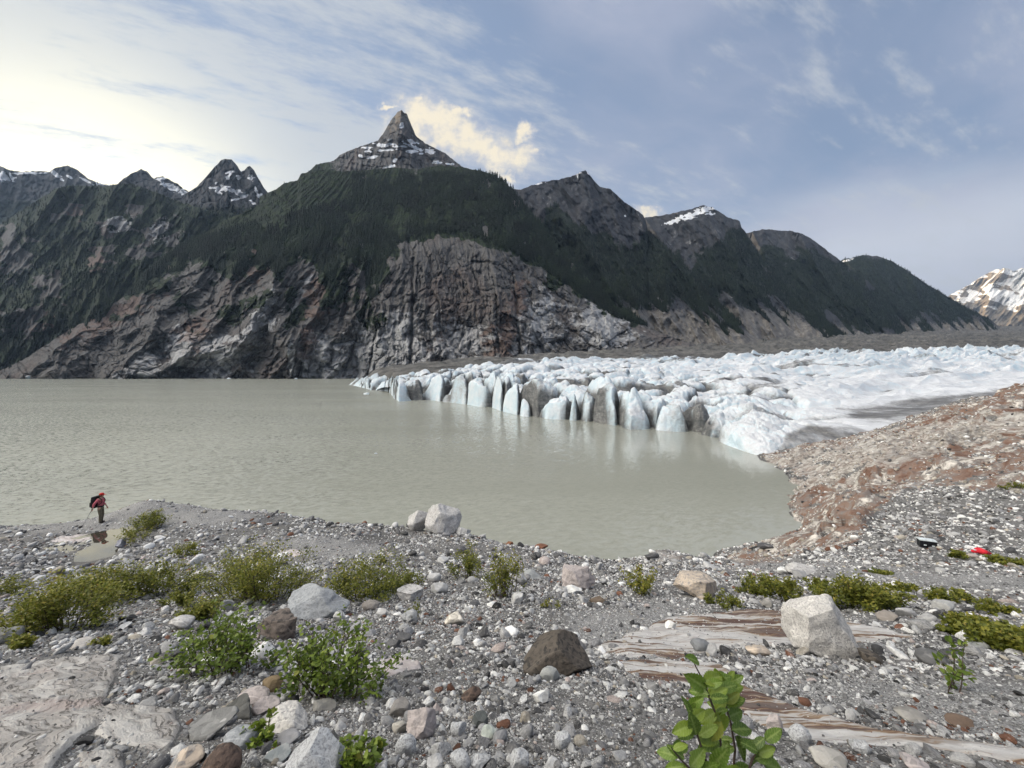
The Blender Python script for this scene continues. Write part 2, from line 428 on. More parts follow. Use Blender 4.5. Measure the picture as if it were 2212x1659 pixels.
# spire
sil = [(560, 425), (643, 388), (666, 371), (683, 355), (720, 348), (735, 334), (773, 318), (816, 304), (826, 291), (834, 278), (841, 266), (847, 255), (853, 250), (859, 241), (867, 238), (873, 243), (879, 246), (884, 259), (891, 276), (899, 294), (918, 309), (961, 331), (999, 360), (1060, 400)]
def d_spire(px, py, t):
    cone = -95*np.clip(1-np.abs(px-868)/(14+.5*np.clip(py-238, 0, 90)), 0, 1)*sst(py, 330, 285)
    strat = 11*(ridged(px*.006+py*.004, py*.085-px*.012, 3.0, 4)-.5)*sst(py, 285, 310)
    return cone-90*(ridged(px*.018, py*.008, 4.0, 4)-.5)-22*(ridged(px*.09, py*.03, 7.0, 3)-.5)+strat-18*facets(px/14, py/18, 3)[0]-9*facets(px/6, py/9, 5)[0]
snow = []
for cx, cy, w_, h_, ro in ((408, 335, 45, 9, 0), (415, 352, 30, 8, 0), (480, 320, 70, 13, 5), (530, 315, 50, 8, 5), (505, 345, 110, 6, -3), (555, 328, 30, 5, 5), (590, 327, 40, 5, 5), (635, 303, 56, 13, 15), (650, 332, 120, 11, 22), (632, 352, 50, 13, 0), (725, 352, 44, 24, 15), (683, 363, 16, 6, 0), (435, 382, 60, 9, -8), (371, 375, 18, 11, 10), (547, 398, 12, 26, 20), (520, 430, 56, 20, -15), (760, 407, 36, 13, 0), (825, 416, 40, 5, 0), (582, 222, 14, 30, 15), (520, 293, 26, 6, 0)):
    snow.append((619.5+.4267*cx, 177+.4267*cy, w_*.4267+3, h_*.4267+2.2, ro))
mountain('mountain', sil, [(560, 500), (1060, 500)], 1700, 2200, 1.3, ROCK, 1.3, 230, d_spire,
         dict(snow=ells(snow, .3, .12), veg=lambda px, py, t: sst(py, 325, 385)*(.42+.3*fbm(px*.02, py*.03, 1.0, 4))+ .5*sst(px, 760, 690), scree=lambda px, py, t: .3*sst(py, 290, 330)), jag=1.6, jagf=.2)

# wooded mountain on the left
sil = [(-520, 560), (-300, 500), (-120, 520), (0, 484), (75, 437), (119, 407), (149, 400), (224, 402), (280, 396), (336, 415), (392, 437), (440, 452), (504, 462), (560, 500), (640, 560)]
def d_left(px, py, t):
    a = ridged(px*.008+py*.005, py*.003, 2.0, 5)
    return -230*(a-.5)-70*(ridged(px*.035+py*.012, py*.012, 6.0, 4)-.5)-9*facets((px+.5*py)/20, py/34, 8)[0]-5*facets(px/8, py/12, 9)[0]
outc = ells([(160, 455, 45, 40, 0), (118, 470, 30, 20, 0), (254, 484, 62, 38, 10), (230, 505, 30, 30, 0), (345, 500, 55, 70, 30), (300, 545, 50, 40, 20), (375, 525, 40, 40, 20), (215, 560, 50, 60, 30), (30, 560, 70, 90, 30), (20, 500, 40, 40, 0), (110, 620, 70, 60, 20), (290, 455, 60, 25, 10), (-100, 600, 140, 120, 0), (60, 690, 80, 60, 0)], .5, .03)
def v_left(px, py, t): return np.clip(1.25-1.0*sst(outc(px, py, t), .36, .66)-1.0*sst(py, 640, 800)*sst(px, -60, 200)-.25*sst(py, 700, 815), 0, 1)+.2*fbm(px*.02, py*.02, 8., 4)
_, dm = mountain('mountain', sil, [(-520, 820), (-100, 818), (0, 817), (640, 822)], [(-520, 1000), (300, 1250), (640, 1500)], [(-520, 2000), (640, 2100)], 1.4, ROCK, 2.0, 240, d_left,
         dict(veg=v_left, rust=lambda px, py, t: np.maximum(ells([(165, 465, 45, 40, 0), (150, 690, 180, 60, -25), (210, 570, 40, 60, 20)], .5)(px, py, t), 0), pale=ells([(254, 484, 55, 32, 10), (345, 500, 30, 45, 30)], .5)), jag=3)
plant_trees(dm, (dm['at']['veg'].reshape(dm['shape'][0]+8, -1)[:dm['shape'][0]] > .62)*1.0, 8500, 11, 22, RNG)

# the great wooded dome and its cliff
sil = [(-60, 818), (0, 800), (60, 772), (130, 724), (220, 672), (290, 628), (310, 596), (336, 566), (403, 528), (485, 477), (553, 446), (582, 422), (612, 396), (642, 389), (650, 376), (691, 367), (740, 371), (800, 366), (850, 362), (900, 365), (950, 357), (999, 361), (1046, 371), (1072, 380), (1097, 399), (1117, 422), (1136, 446), (1157, 471), (1174, 493), (1196, 527), (1238, 570), (1285, 616), (1327, 659), (1406, 710), (1520, 752), (1600, 775)]
def polar(px, py): return np.arctan2(px-900, np.maximum(py-180, 5)), np.hypot(px-900, py-180)
def joints(px, py, th, r, k=1.0):
    wx = 5*fbm(px*.03, py*.03, 21., 4); wy = 7*fbm(px*.03, py*.03, 22., 4)
    q = th*430; f1, _ = facets((q+wx)/26*k, (r+wy)/58*k, 0); f2, _ = facets((q+.3*r+wx)/12*k, (r-.2*q+wy)/21*k, 20); f3, _ = facets((q+wx)/5*k, (r+wy)/9*k, 40)
    return 20*f1+10*f2+4.5*f3
def d_dome(px, py, t):
    th, r = polar(px, py)
    th = th+.035*fbm(px*.008, py*.008, 1.0, 4)
    low = sst(py, 470, 600)
    a = ridged(th*2.6, r*.0022, 3.0, 3); b = ridged(th*8.5, r*.004, 5.0, 2); c = ridged(th*30, r*.012, 7.0, 2); e = ridged(th*70, r*.05, 9.0, 2)
    blk = ridged(px*.02, py*.035, 11.0, 4)
    d = -110*(a-.5)*(.3+.7*low)-74*(b-.5)*low*(.3+.7*sst(px, 900, 650)) - (12+6*low)*(c-.5) - 3*low*(e-.5) - 12*low*(blk-.5) - low*joints(px, py, th, r)*(.25+.75*sst(inpoly(px, py, FOREST), 10, -12))
    for x0, y0, x1, y1, w_, dep in ((893, 560, 887, 800, 3.0, 40), (742, 812, 800, 640, 2.6, 26), (795, 812, 815, 700, 2.4, 24), (1072, 640, 1078, 760, 3, 26), (1110, 600, 1125, 780, 3, 22), (585, 800, 640, 690, 3, 20)):
        tt = np.clip(((px-x0)*(x1-x0)+(py-y0)*(y1-y0))/((x1-x0)**2+(y1-y0)**2), 0, 1)
        q = np.hypot(px-x0-tt*(x1-x0)+3*fbm(py*.05, px*.02, 3., 3), py-y0-tt*(y1-y0))
        d = d+dep*np.exp(-(q/w_)**2)
    return d
FOREST = [(250, 645), (310, 590), (403, 520), (485, 470), (582, 415), (640, 380), (660, 340), (1000, 330), (1110, 395), (1200, 520), (1300, 625), (1420, 715), (1330, 690), (1262, 645), (1215, 612), (1165, 580), (1100, 545), (1010, 512), (930, 506), (870, 530), (838, 560), (820, 640), (795, 660), (785, 580), (740, 556), (716, 630), (692, 590), (668, 552), (630, 556), (604, 610), (575, 580), (540, 575), (515, 612), (470, 585), (430, 562), (390, 590), (340, 596), (300, 640)]
def v_dome(px, py, t):
    ins = inpoly(px+10*fbm(px*.03, py*.03, 4., 4), py+16*fbm(px*.03, py*.03, 9., 4), FOREST)
    th, r = polar(px, py)
    spur = sst(ridged(th*8.5, r*.004, 5.0, 4), .4, .75)
    patch = sst(fbm(px*.013, py*.016, 3., 5)+.25*spur, .12, .4)
    zone = sst(px, 960, 800)*sst(py, 770, 690)*sst(px, 60, 200)
    zr = sst(px, 1120, 1200)*sst(py, 740, 690)*sst(inpoly(px, py, FOREST), -60, -10)
    return np.clip(sst(ins, -14, 10)*(1-.75*sst(fbm(px*.03, py*.02, 31., 4), .3, .5)*sst(ins, 70, 20))+zone*patch*.62+zr*patch*.8, 0, 1.1)
def pale_dome(px, py, t):
    e = np.maximum(ells([(815, 770, 175, 110, -25), (850, 720, 110, 60, -20)], .35, .03)(px, py, t), ells([(1165, 700, 70, 120, 10), (1300, 700, 130, 90, 30), (700, 770, 70, 80, 0), (470, 770, 90, 70, -30), (310, 790, 60, 40, -40), (560, 700, 40, 120, 25), (395, 745, 60, 60, -30), (1000, 740, 130, 70, 0), (630, 780, 12, 60, 0), (648, 640, 12, 90, 25)], .5, .03)(px, py, t)*.8)
    return e*1.15+.22*sst(py, 680, 815)
rust_dome = ells([(1093, 735, 34, 120, 4), (1060, 760, 30, 80, -8), (690, 640, 60, 130, 25), (665, 730, 36, 80, 15), (560, 560, 60, 90, 30), (1120, 640, 30, 90, 0), (250, 680, 200, 40, -30), (420, 720, 60, 60, 0)], .5, .04)
_, dm = mountain('mountain', sil, [(-60, 821), (0, 819), (770, 822), (800, 824), (1100, 812), (1600, 796)], [(-60, 1080), (400, 1130), (770, 1080), (1100, 960), (1600, 1150)], [(-60, 1110), (120, 1260), (300, 1450), (560, 1600), (850, 1720), (1100, 1650), (1400, 1400), (1600, 1200)], 1.9, ROCK, 1.35, 400, d_dome,
         dict(veg=v_dome, pale=pale_dome, rust=rust_dome, scree=lambda px, py, t: .55*sst(py, 690, 770)*sst(px, 1180, 1330)+.3*sst(py, 640, 760)*sst(px, 500, 200)), jag=2.5)
ins = inpoly(dm['PX'], dm['PY'], FOREST)
tm = (ins > 3) & (dm['PY'] > 372) & ~((dm['PX'] < 760) & (dm['PY'] < 430+.25*(760-dm['PX']))) & (fbm(dm['PX']*.025, dm['PY']*.02, 6., 4) > -.22)
plant_trees(dm, tm*1.0, 10500, 13, 27, RNG)
tm = (dm['at']['veg'].reshape(dm['shape'][0]+8, -1)[:dm['shape'][0]] > .8) & (dm['PY'] > 372)
plant_trees(dm, tm*1.0, 3000, 7, 15, RNG)

# mountains running away to the right
def d_gen(seed, lean):
    def fn(px, py, t):
        q = px-lean*(py-500)
        return -230*(ridged(q*.009, py*.003, seed, 3)-.5)-46*(ridged(q*.04, py*.016, seed+3, 4)-.5)-22*fbm(px*.05, py*.05, seed, 4)-(14*facets(q/24, py/34, int(seed))[0]+8*facets(q/9, py/13, int(seed)+3)[0])*sst(t, .35, .7)
    return fn
def bandmask(up, lo, w1=35, w2=22):
    ux, uy = np.array(up, float).T; lx, ly = np.array(lo, float).T
    def fn(px, py, t):
        n = fbm(px*.02, py*.014, 4.0, 5)
        fing = ridged((px-.9*(py-600))*.03, py*.004, 3.0, 4)-.5
        return sst(py+46*n-np.interp(px, ux, uy), -w1, w1)*sst(np.interp(px, lx, ly)-22-py+34*n+70*fing, -w2, w2)*(1.1-.45*sst(fbm(px*.025, py*.03, 14., 4), .25, .5))
    return fn
def scr(lo):
    lx, ly = np.array(lo, float).T
    return lambda px, py, t: .95*sst(py-np.interp(px, lx, ly), -50, 8)
spec = [
 (([(1040, 420), (1090, 405), (1125, 409), (1150, 400), (1168, 394), (1215, 386), (1240, 379), (1256, 371), (1265, 368), (1275, 378), (1284, 392), (1296, 404), (1318, 408), (1336, 424), (1349, 437), (1372, 452), (1389, 464), (1396, 480), (1400, 499), (1430, 522), (1470, 562), (1503, 600), (1560, 660), (1620, 720), (1680, 765)]),
  [(1040, 470), (1150, 500), (1200, 455), (1250, 500), (1330, 540), (1400, 505), (1700, 600)], [(1040, 640), (1300, 690), (1400, 690), (1480, 690), (1560, 720), (1700, 760)], 1350, [(1040, 2300), (1400, 2200), (1680, 1600)], 3.0, .5,
  [(1272, 372, 10, 10, 0), (1245, 376, 26, 4, -15), (1165, 396, 24, 4, -10), (1350, 466, 5, 5, 0)]),
 (([(1330, 500), (1396, 469), (1440, 463), (1480, 455), (1505, 447), (1521, 443), (1540, 449), (1573, 470), (1590, 474), (1599, 480), (1601, 491), (1613, 504), (1644, 556), (1701, 620), (1770, 682), (1850, 742), (1900, 770)]),
  [(1330, 560), (1480, 590), (1540, 560), (1600, 500), (1640, 560), (1900, 760)], [(1330, 680), (1560, 680), (1640, 690), (1700, 690), (1760, 730), (1900, 770)], 1750, [(1330, 2800), (1600, 2700), (1900, 2100)], 6.0, .55,
  [(1499, 462, 88, 9, -14), (1525, 452, 50, 10, -8), (1455, 479, 40, 8, -14), (1488, 472, 40, 5, -10), (1535, 462, 20, 5, 0)]),
 (([(1540, 540), (1613, 503), (1648, 495), (1680, 498), (1714, 499), (1740, 508), (1758, 519), (1789, 543), (1815, 563), (1850, 588), (1877, 609), (1921, 653), (1961, 723), (2010, 765)]),
  [(1540, 560), (1680, 560), (1740, 560), (1800, 580), (2010, 700)], [(1540, 700), (1700, 705), (1790, 722), (1850, 735), (2010, 765)], 2200, [(1540, 3300), (1900, 3000), (2010, 2500)], 9.0, .55, []),
 (([(1760, 590), (1815, 563), (1855, 553), (1875, 551), (1899, 554), (1920, 561), (1943, 574), (2009, 618), (2075, 657), (2141, 692), (2176, 723), (2220, 760)]),
  [(1760, 560), (1900, 562), (2220, 640)], [(1760, 715), (1900, 715), (2000, 722), (2100, 712), (2220, 740)], 2700, [(1760, 3900), (2220, 3300)], 12.0, .6,
  [(1828, 563, 30, 4, -14)]),
]
for sil, up, lo, db, dr, seed, lean, sn in spec:
    bx = [(sil[0][0], 790), (1500, 785), (1800, 778), (2300, 765)]
    if sil[0][0] >= 1500: bx = [(1500, 785), (1800, 778), (2300, 765)]
    _, dm = mountain('mountain', sil, bx, db, dr, 1.25, ROCKB if seed > 0 else ROCK, 1.8, 220, d_gen(seed, lean),
        dict(veg=bandmask([(a_, b_-14) for a_, b_ in up], lo), scree=scr(lo), snow=ells(sn, .35, .12) if sn else None, pale=lambda px, py, t: .35*sst(fbm(px*.03, py*.02, 2.0, 4), .1, .5)), jag=2.2)
    plant_trees(dm, dm['at']['veg'].reshape(dm['shape'][0]+8, -1)[:dm['shape'][0]], 5200, 12, 25, RNG)

# far snow mountain, still in the sun
sil = [(1960, 700), (2010, 668), (2053, 637), (2097, 613), (2123, 596), (2150, 583), (2168, 579), (2180, 580), (2189, 586), (2200, 581), (2212, 578), (2300, 540), (2420, 560), (2560, 520), (2700, 640)]
def d_far(px, py, t): return -900*(ridged((px+py*.8)*.012, py*.006, 4.0, 5)-.5)-240*(ridged((px+py*.6)*.05, py*.02, 8.0, 4)-.5)
def s_far(px, py, t): return sst(.78+.75*fbm((px+1.9*py)*.02, (py-.35*px)*.055, 3., 5)-1.1*sst(py, 640, 705)+.25*sst(py, 650, 590)-.9*ell(px, py, 2158, 598, 70, 34, -20)-.5*ell(px, py, 2090, 650, 90, 60, 20), .28, .6)
mountain('mountain', sil, [(1960, 735), (2700, 735)], [(1960, 8600), (2250, 6200), (2700, 5800)], [(1960, 9800), (2250, 8400), (2700, 8000)], 1.1, ROCKS, 1.5, 130, d_far, dict(snow=s_far), jag=2.0, back=3000)

# ------------------------------------------------------------------ the far woods: every conifer a small ragged cone, too many to count
def conifers(T, rng):
    n = len(T); k = 6; tiers = 3
    Vs, Fs = [], []
    ang0 = rng.uniform(0, 6.28, n)
    V = np.zeros((n, tiers*(k+1), 3), np.float32)
    for q in range(tiers):
        zb, zt = (.08+.27*q), (.52+.24*q)
        rad = (.19-.05*q)
        for j in range(k):
            a = ang0+6.283*j/k+.4*q
            rr = rad*rng.uniform(.6, 1.25, n)*T[:, 3]
            V[:, q*(k+1)+j] = np.stack([T[:, 0]+rr*np.cos(a), T[:, 1]+rr*np.sin(a), T[:, 2]+(zb+rng.uniform(-.05, .05, n))*T[:, 3]], -1)
        V[:, q*(k+1)+k] = np.stack([T[:, 0], T[:, 1], T[:, 2]+zt*T[:, 3]], -1)
    f = []
    for q in range(tiers):
        for j in range(k): f.append((q*(k+1)+j, q*(k+1)+(j+1) % k, q*(k+1)+k))
    Fc = (np.array(f)[None]+(np.arange(n)*tiers*(k+1))[:, None, None]).reshape(-1, 3)
    cl = fbm(T[:, 0]*.009, T[:, 2]*.012, T[:, 1]*.004, 4)
    tone = np.repeat(np.clip(.42+.55*cl+.3*(rng.random(n)-.5), 0, 1), tiers*(k+1))
    return V.reshape(-1, 3), Fc, tone
m, t = new_mat('conifer'); a = t.attr('tone')
t.fin(t.ramp(a, [(0, (.003, .006, .005)), (.55, (.008, .015, .009)), (1, (.018, .028, .013))]), .95)
CONIFER = m
V, Fc, tone = conifers(np.concatenate(TREES), RNG)
tag(mesh_np('forest', V, Fc, CONIFER, dict(tone=tone), smooth=False), kind='stuff')
# ------------------------------------------------------------------ RBF surface through surveyed points
def rbf(P, v, smooth=1e-4):
    P = np.asarray(P, float); v = np.asarray(v, float); n = len(P)
    def phi(r2): return np.where(r2 > 0, .5*r2*np.log(r2+1e-12), 0)
    A = phi(((P[:, None]-P[None])**2).sum(-1))+smooth*np.eye(n)
    Q = np.concatenate([np.ones((n, 1)), P], 1)
    M = np.block([[A, Q], [Q.T, np.zeros((3, 3))]])
    s = np.linalg.solve(M, np.concatenate([v, np.zeros(3)]))
    def ev(X):
        sh = X.shape[:-1]; X = X.reshape(-1, 2); o = np.empty(len(X))
        for i in range(0, len(X), 40000):
            x = X[i:i+40000]
            o[i:i+40000] = phi(((x[:, None]-P[None])**2).sum(-1))@s[:n]+s[n]+x@s[n+1:]
        return o.reshape(sh)
    return ev

def upsample(A, r, c):
    """bilinear resize of a 2-D array"""
    R_, C_ = A.shape
    i = np.linspace(0, R_-1, r); j = np.linspace(0, C_-1, c)
    i0 = np.minimum(i.astype(int), R_-2); j0 = np.minimum(j.astype(int), C_-2)
    fi, fj = (i-i0)[:, None], (j-j0)[None]
    return (A[i0][:, j0]*(1-fi)*(1-fj)+A[i0+1][:, j0]*fi*(1-fj)+A[i0][:, j0+1]*(1-fi)*fj+A[i0+1][:, j0+1]*fi*fj)

# surveyed ground: (px, py, depth)
CP = []
def row(px, pairs):
    for py, d in pairs: CP.append(((px-CX)/F*d, d, (py-HY)/F*d))
std = [(1659, 1.55), (1560, 2.1), (1480, 2.9), (1420, 3.9), (1350, 5.6), (1290, 8), (1240, 11)]
row(1106, std+[(1200, 15), (1178, 18)])
row(850, [(1659, 1.56), (1560, 2.12), (1480, 2.95), (1420, 4.0), (1350, 5.7), (1290, 8), (1240, 11), (1200, 14.6), (1165, 18.5), (1135, 21)])
row(955, [(1200, 14.8), (1152, 20)]); row(1020, [(1156, 20)])
row(600, [(1659, 1.6), (1560, 2.2), (1480, 3.1), (1420, 4.2), (1350, 6.0), (1290, 8.6), (1240, 11.6), (1200, 14.8), (1160, 18.2), (1128, 21.5), (1104, 23.5)])
row(400, [(1659, 1.65), (1560, 2.3), (1480, 3.3), (1420, 4.5), (1350, 6.4), (1290, 9.2), (1240, 12.3), (1200, 15.5), (1160, 18.5), (1130, 20.5), (1100, 22.5), (1092, 23)])
row(180, [(1659, 1.7), (1560, 2.35), (1480, 3.4), (1420, 4.7), (1350, 6.7), (1290, 9.8), (1240, 13.6), (1212, 17.0), (1185, 18.2), (1160, 19.5), (1145, 20.6), (1130, 21.6), (1124, 22.4)])
row(240, [(1180, 18.45), (1150, 20.05), (1130, 21.3), (1110, 22.4)])
row(110, [(1195, 17.7), (1170, 18.95), (1150, 20.4), (1136, 22)])
row(0, [(1659, 1.7), (1560, 2.4), (1480, 3.5), (1420, 4.8), (1350, 6.9), (1290, 10), (1240, 13.5), (1200, 17), (1170, 19.6), (1145, 22), (1137, 23)])
row(320, [(1160, 18.8), (1130, 20.5), (1100, 22), (1087, 22.8)])
row(-500, [(1659, 1.8), (1480, 3.7), (1350, 7.2), (1250, 13), (1180, 19.5), (1150, 23)])
row(1250, [(1659, 1.55), (1480, 2.9), (1350, 5.6), (1290, 8.1), (1240, 11.2), (1215, 15), (1205, 17)])
row(1330, [(1240, 11.6), (1222, 16)])
row(1440, [(1659, 1.55), (1560, 2.1), (1480, 2.95), (1420, 4.0), (1350, 5.7), (1290, 8.2), (1250, 11), (1225, 14), (1204, 17)])
row(1540, [(1290, 8.3), (1250, 11), (1228, 14.5)])
row(1620, [(1659, 1.55), (1560, 2.15), (1480, 3.0), (1420, 4.0), (1350, 5.8), (1290, 8.5), (1250, 11.5), (1215, 19), (1190, 30)])
row(1740, [(1290, 8.8), (1240, 12.5), (1200, 19.5), (1170, 28.5), (1150, 36)])
row(1775, [(1659, 1.55), (1560, 2.2), (1480, 3.05), (1420, 4.1), (1350, 5.9)])
row(1850, [(1290, 8.7), (1240, 12), (1200, 16.8), (1150, 24), (1100, 32), (1040, 42), (1000, 52), (960, 66), (948, 80)])
row(2000, [(1659, 1.58), (1560, 2.2), (1480, 3.1), (1420, 4.2), (1350, 6), (1290, 8.7), (1240, 11.8), (1200, 15), (1150, 20), (1100, 26), (1040, 34), (1000, 41), (960, 50), (925, 65), (906, 82), (893, 98)])
row(2212, [(1659, 1.6), (1560, 2.2), (1480, 3.1), (1420, 4.2), (1350, 6), (1290, 8.5), (1240, 11.5), (1200, 14.5), (1150, 18), (1100, 22), (1040, 27), (1000, 33), (960, 40), (920, 47), (880, 54), (846, 61), (838, 66)])
row(2120, [(880, 72), (868, 82), (858, 100)])
row(2700, [(1659, 1.7), (1480, 3.2), (1350, 6), (1240, 11), (1150, 17), (1040, 24), (960, 30), (880, 38), (820, 46), (800, 60)])
# shoreline of the bay, water level
for px, py, d in ((1560, 1190, 34.6), (1640, 1176, 35.9), (1720, 1158, 37.8), (1736, 1130, 41), (1720, 1095, 46), (1739, 1075, 49.4), (1730, 1050, 54.5), (1715, 1035, 58), (1690, 1010, 65.2), (1650, 990, 72.3)):
    CP.append(((px-CX)/F*d, d, 15.9))
    CP.append(((px-CX)/F*d-3.5-.05*d, d+1, 17.3))
for px, d, dr in ((1704, 80, 15.0), (1776, 84, 14.9), (1830, 88, 14.4), (1884, 93, 13.9), (1956, 104, 12.6), (2028, 115, 11.2), (2212, 100, 8.5), (2212, 135, 11), (1700, 120, 17), (1500, 110, 19.5), (2000, 150, 14), (2700, 130, 7)):
    CP.append(((px-CX)/F*d, d, dr))
# the drop behind the near ridge and the lake bed
for x, d, dr in ((-45, 27, 11.5), (-60, 34, 16.8), (-30, 27.5, 12.0), (-24, 28, 12.5), (-20, 34, 17), (-12, 28.5, 13.5), (-12, 34, 17.2), (-4, 26, 13.4), (-3, 32, 17), (2, 22.5, 12.2), (3, 30, 17.1), (7, 22, 11.5), (9, 29, 16.9), (7.5, 20, 9.7), (14, 29, 16.4), (0, 50, 20), (-40, 60, 20), (-90, 60, 20), (20, 60, 19), (-150, 90, 22), (0, 110, 23), (-150, 140, 24), (30, 110, 21), (-90, 28, 13), (-90, 20, 9)):
    CP.append((x, d, dr))
# close to and behind the photographer
for x, d, dr in ((0, .9, 1.36), (-1, .9, 1.4), (1, .9, 1.36), (-3, .9, 1.55), (3, .9, 1.4), (0, 0, 1.2), (-3, 0, 1.3), (3, 0, 1.2), (0, -2, .8), (-5, -2, .9), (5, -2, .8), (-7, .5, 1.7), (7, .5, 1.5)):
    CP.append((x, d, dr))
CP = np.array(CP)
DOFF = 3.0
def fan(x, d): return np.stack([x/(d+DOFF)*1.1, np.log(d+DOFF)], -1)
GRBF = rbf(fan(CP[:, 0], CP[:, 1]), CP[:, 2]/(CP[:, 1]+DOFF), 2e-5)

NR, NC = 1040, 1080
s = np.linspace(-1, 1, NC); A_ = 2.4*(.36*s+.64*s**3)
lr = np.concatenate([np.linspace(.95, 7.0, 480), np.exp(np.linspace(math.log(7.0), math.log(150+DOFF), NR-479))[1:]])
cr = np.linspace(0, NR-1, NR//4+1); cs = np.linspace(0, NC-1, NC//4+1)
lrc = np.interp(cr, np.arange(NR), lr); Ac = np.interp(cs, np.arange(NC), A_)
Dg, Ag = np.meshgrid(lrc, Ac, indexing='ij')
DROP = upsample(GRBF(np.stack([Ag*1.1, np.log(Dg)], -1))*Dg, NR, NC)
# resample on matching parameters
GD = np.repeat((upsample(lrc[:, None].repeat(2, 1), NR, 2)[:, :1]), NC, 1)-DOFF
GA = np.repeat(upsample(Ac[None].repeat(2, 0), 2, NC)[:1], NR, 0)
GX = GA*(GD+DOFF)
GPX = CX+F*GX/np.maximum(GD, .3); GPY = HY+F*DROP/np.maximum(GD, .3)

def N2(f, s_=0.0, o=5): return fbm(GX*f, GD*f, s_, o)
# painted-by-nature masks (bands of bedrock), laid out in ground position
w1 = N2(.5, 2.0); w2 = N2(2.2, 3.0)
def slab_mask(poly, soft=16, wob=14):
    return sst(inpoly(GPX+wob*w2+wob*.7*w1, GPY+wob*.6*N2(1.7, 9.0), poly), -soft*.5, soft*.5)*(GD > .5)
SL_A = np.maximum(slab_mask([(-900, 1440), (0, 1440), (120, 1424), (262, 1418), (250, 1448), (240, 1480), (215, 1526), (240, 1545), (165, 1600), (105, 1680), (60, 1900), (-900, 1900)], 12, 10),
                  np.maximum(slab_mask([(232, 1528), (300, 1534), (372, 1538), (388, 1570), (366, 1612), (330, 1622), (255, 1618), (205, 1590)], 10, 9), slab_mask([(170, 1640), (260, 1630), (275, 1700), (170, 1720)], 10, 8)))
SL_B = np.maximum(slab_mask([(1280, 1402), (1390, 1362), (1440, 1336), (1560, 1330), (1700, 1330), (1850, 1350), (1990, 1378), (1850, 1392), (1700, 1398), (1580, 1404), (1450, 1425), (1360, 1425)], 14, 10),
        np.maximum(slab_mask([(1330, 1445), (1420, 1425), (1560, 1440), (1620, 1490), (1720, 1530), (1900, 1580), (2080, 1603), (2260, 1628), (2260, 1668), (2060, 1630), (1900, 1608), (1760, 1600), (1640, 1570), (1560, 1500), (1450, 1480), (1380, 1470)], 12, 9),
                   slab_mask([(1500, 1330), (1640, 1318), (1720, 1326), (1720, 1346), (1560, 1344)], 10, 6)))
SL_C = np.maximum(slab_mask([(775, 1462), (800, 1440), (850, 1424), (905, 1432), (910, 1450), (850, 1462), (800, 1470)], 10, 6), np.maximum(slab_mask([(108, 1170), (135, 1158), (200, 1152), (246, 1150), (225, 1164), (160, 1174)], 6, 5), slab_mask([(600, 1193), (640, 1190), (665, 1198), (640, 1204)], 6, 4)))
# the rusty layered shore on the right
shore = sst(inpoly(GPX+20*w1, GPY+10*w1, [(1560, 1206), (1640, 1182), (1730, 1150), (1700, 1080), (1720, 1030), (1640, 985), (1750, 960), (1900, 935), (2060, 880), (2230, 830), (2900, 760), (2900, 1060), (2230, 1075), (2150, 1060), (2040, 1050), (1960, 1050), (1900, 1100), (1850, 1180), (1760, 1192), (1660, 1215), (1580, 1222)]), -22, 22)*(GD > 9)*(GX > 3)
hump = slab_mask([(1395, 1212), (1420, 1202), (1450, 1200), (1490, 1206), (1470, 1214), (1430, 1218)], 8, 5)*(GD > 11)
BED = np.clip(shore*(sst(w1+.4*w2, -.55, .05)*.85+.15*sst(w1, -1, -.3))+hump*.8, 0, 1)
# strata: run along a strike line through the slope
strike = GD*.92-GX*.38+2.0*N2(.09, 5.0, 4)
along = GX*.92+GD*.38
st1 = ridged(strike*.33, along*.05, 2.0, 4); st2 = ridged(strike*1.3, along*.16, 6.0, 4)
ph1 = strike*.2+.7*N2(.045, 15.0, 3)+.02*along; ph2 = strike*.62+.5*N2(.1, 18.0, 3)-.05*along
saw = lambda q: np.minimum((q-np.floor(q))/.82, (1-(q-np.floor(q)))/.18)
LEDGE = 1.0*saw(ph1)*sst(N2(.07, 19.0, 3), -.6, .2)+.42*saw(ph2)*sst(N2(.12, 20.0, 3), -.5, .3)
far = sst(GD, 3.5, 12)
LUMP = sst(GD, 9, 20)*(1-.8*shore)
Z = -DROP
Z += .22*N2(.28, 1.0, 4)*sst(GD, 5, 16)*(1-.6*np.exp(-((GPX-170)/110)**2-((GPY-1180)/40)**2))+.045*N2(1.3, 4.0, 4)*sst(GD, 1.2, 4)+.012*N2(5.5, 7.0, 3)
Z += BED*((st1-.5)*.7*sst(GD, 14, 40)+LEDGE*sst(GD, 10, 30)+(st2-.5)*.22*sst(GD, 10, 30)+1.1*N2(.12, 8.0, 4)*sst(GD, 16, 40)+.3*facets(strike/3.0, along/16, 12)[0]*sst(GD, 12, 30))
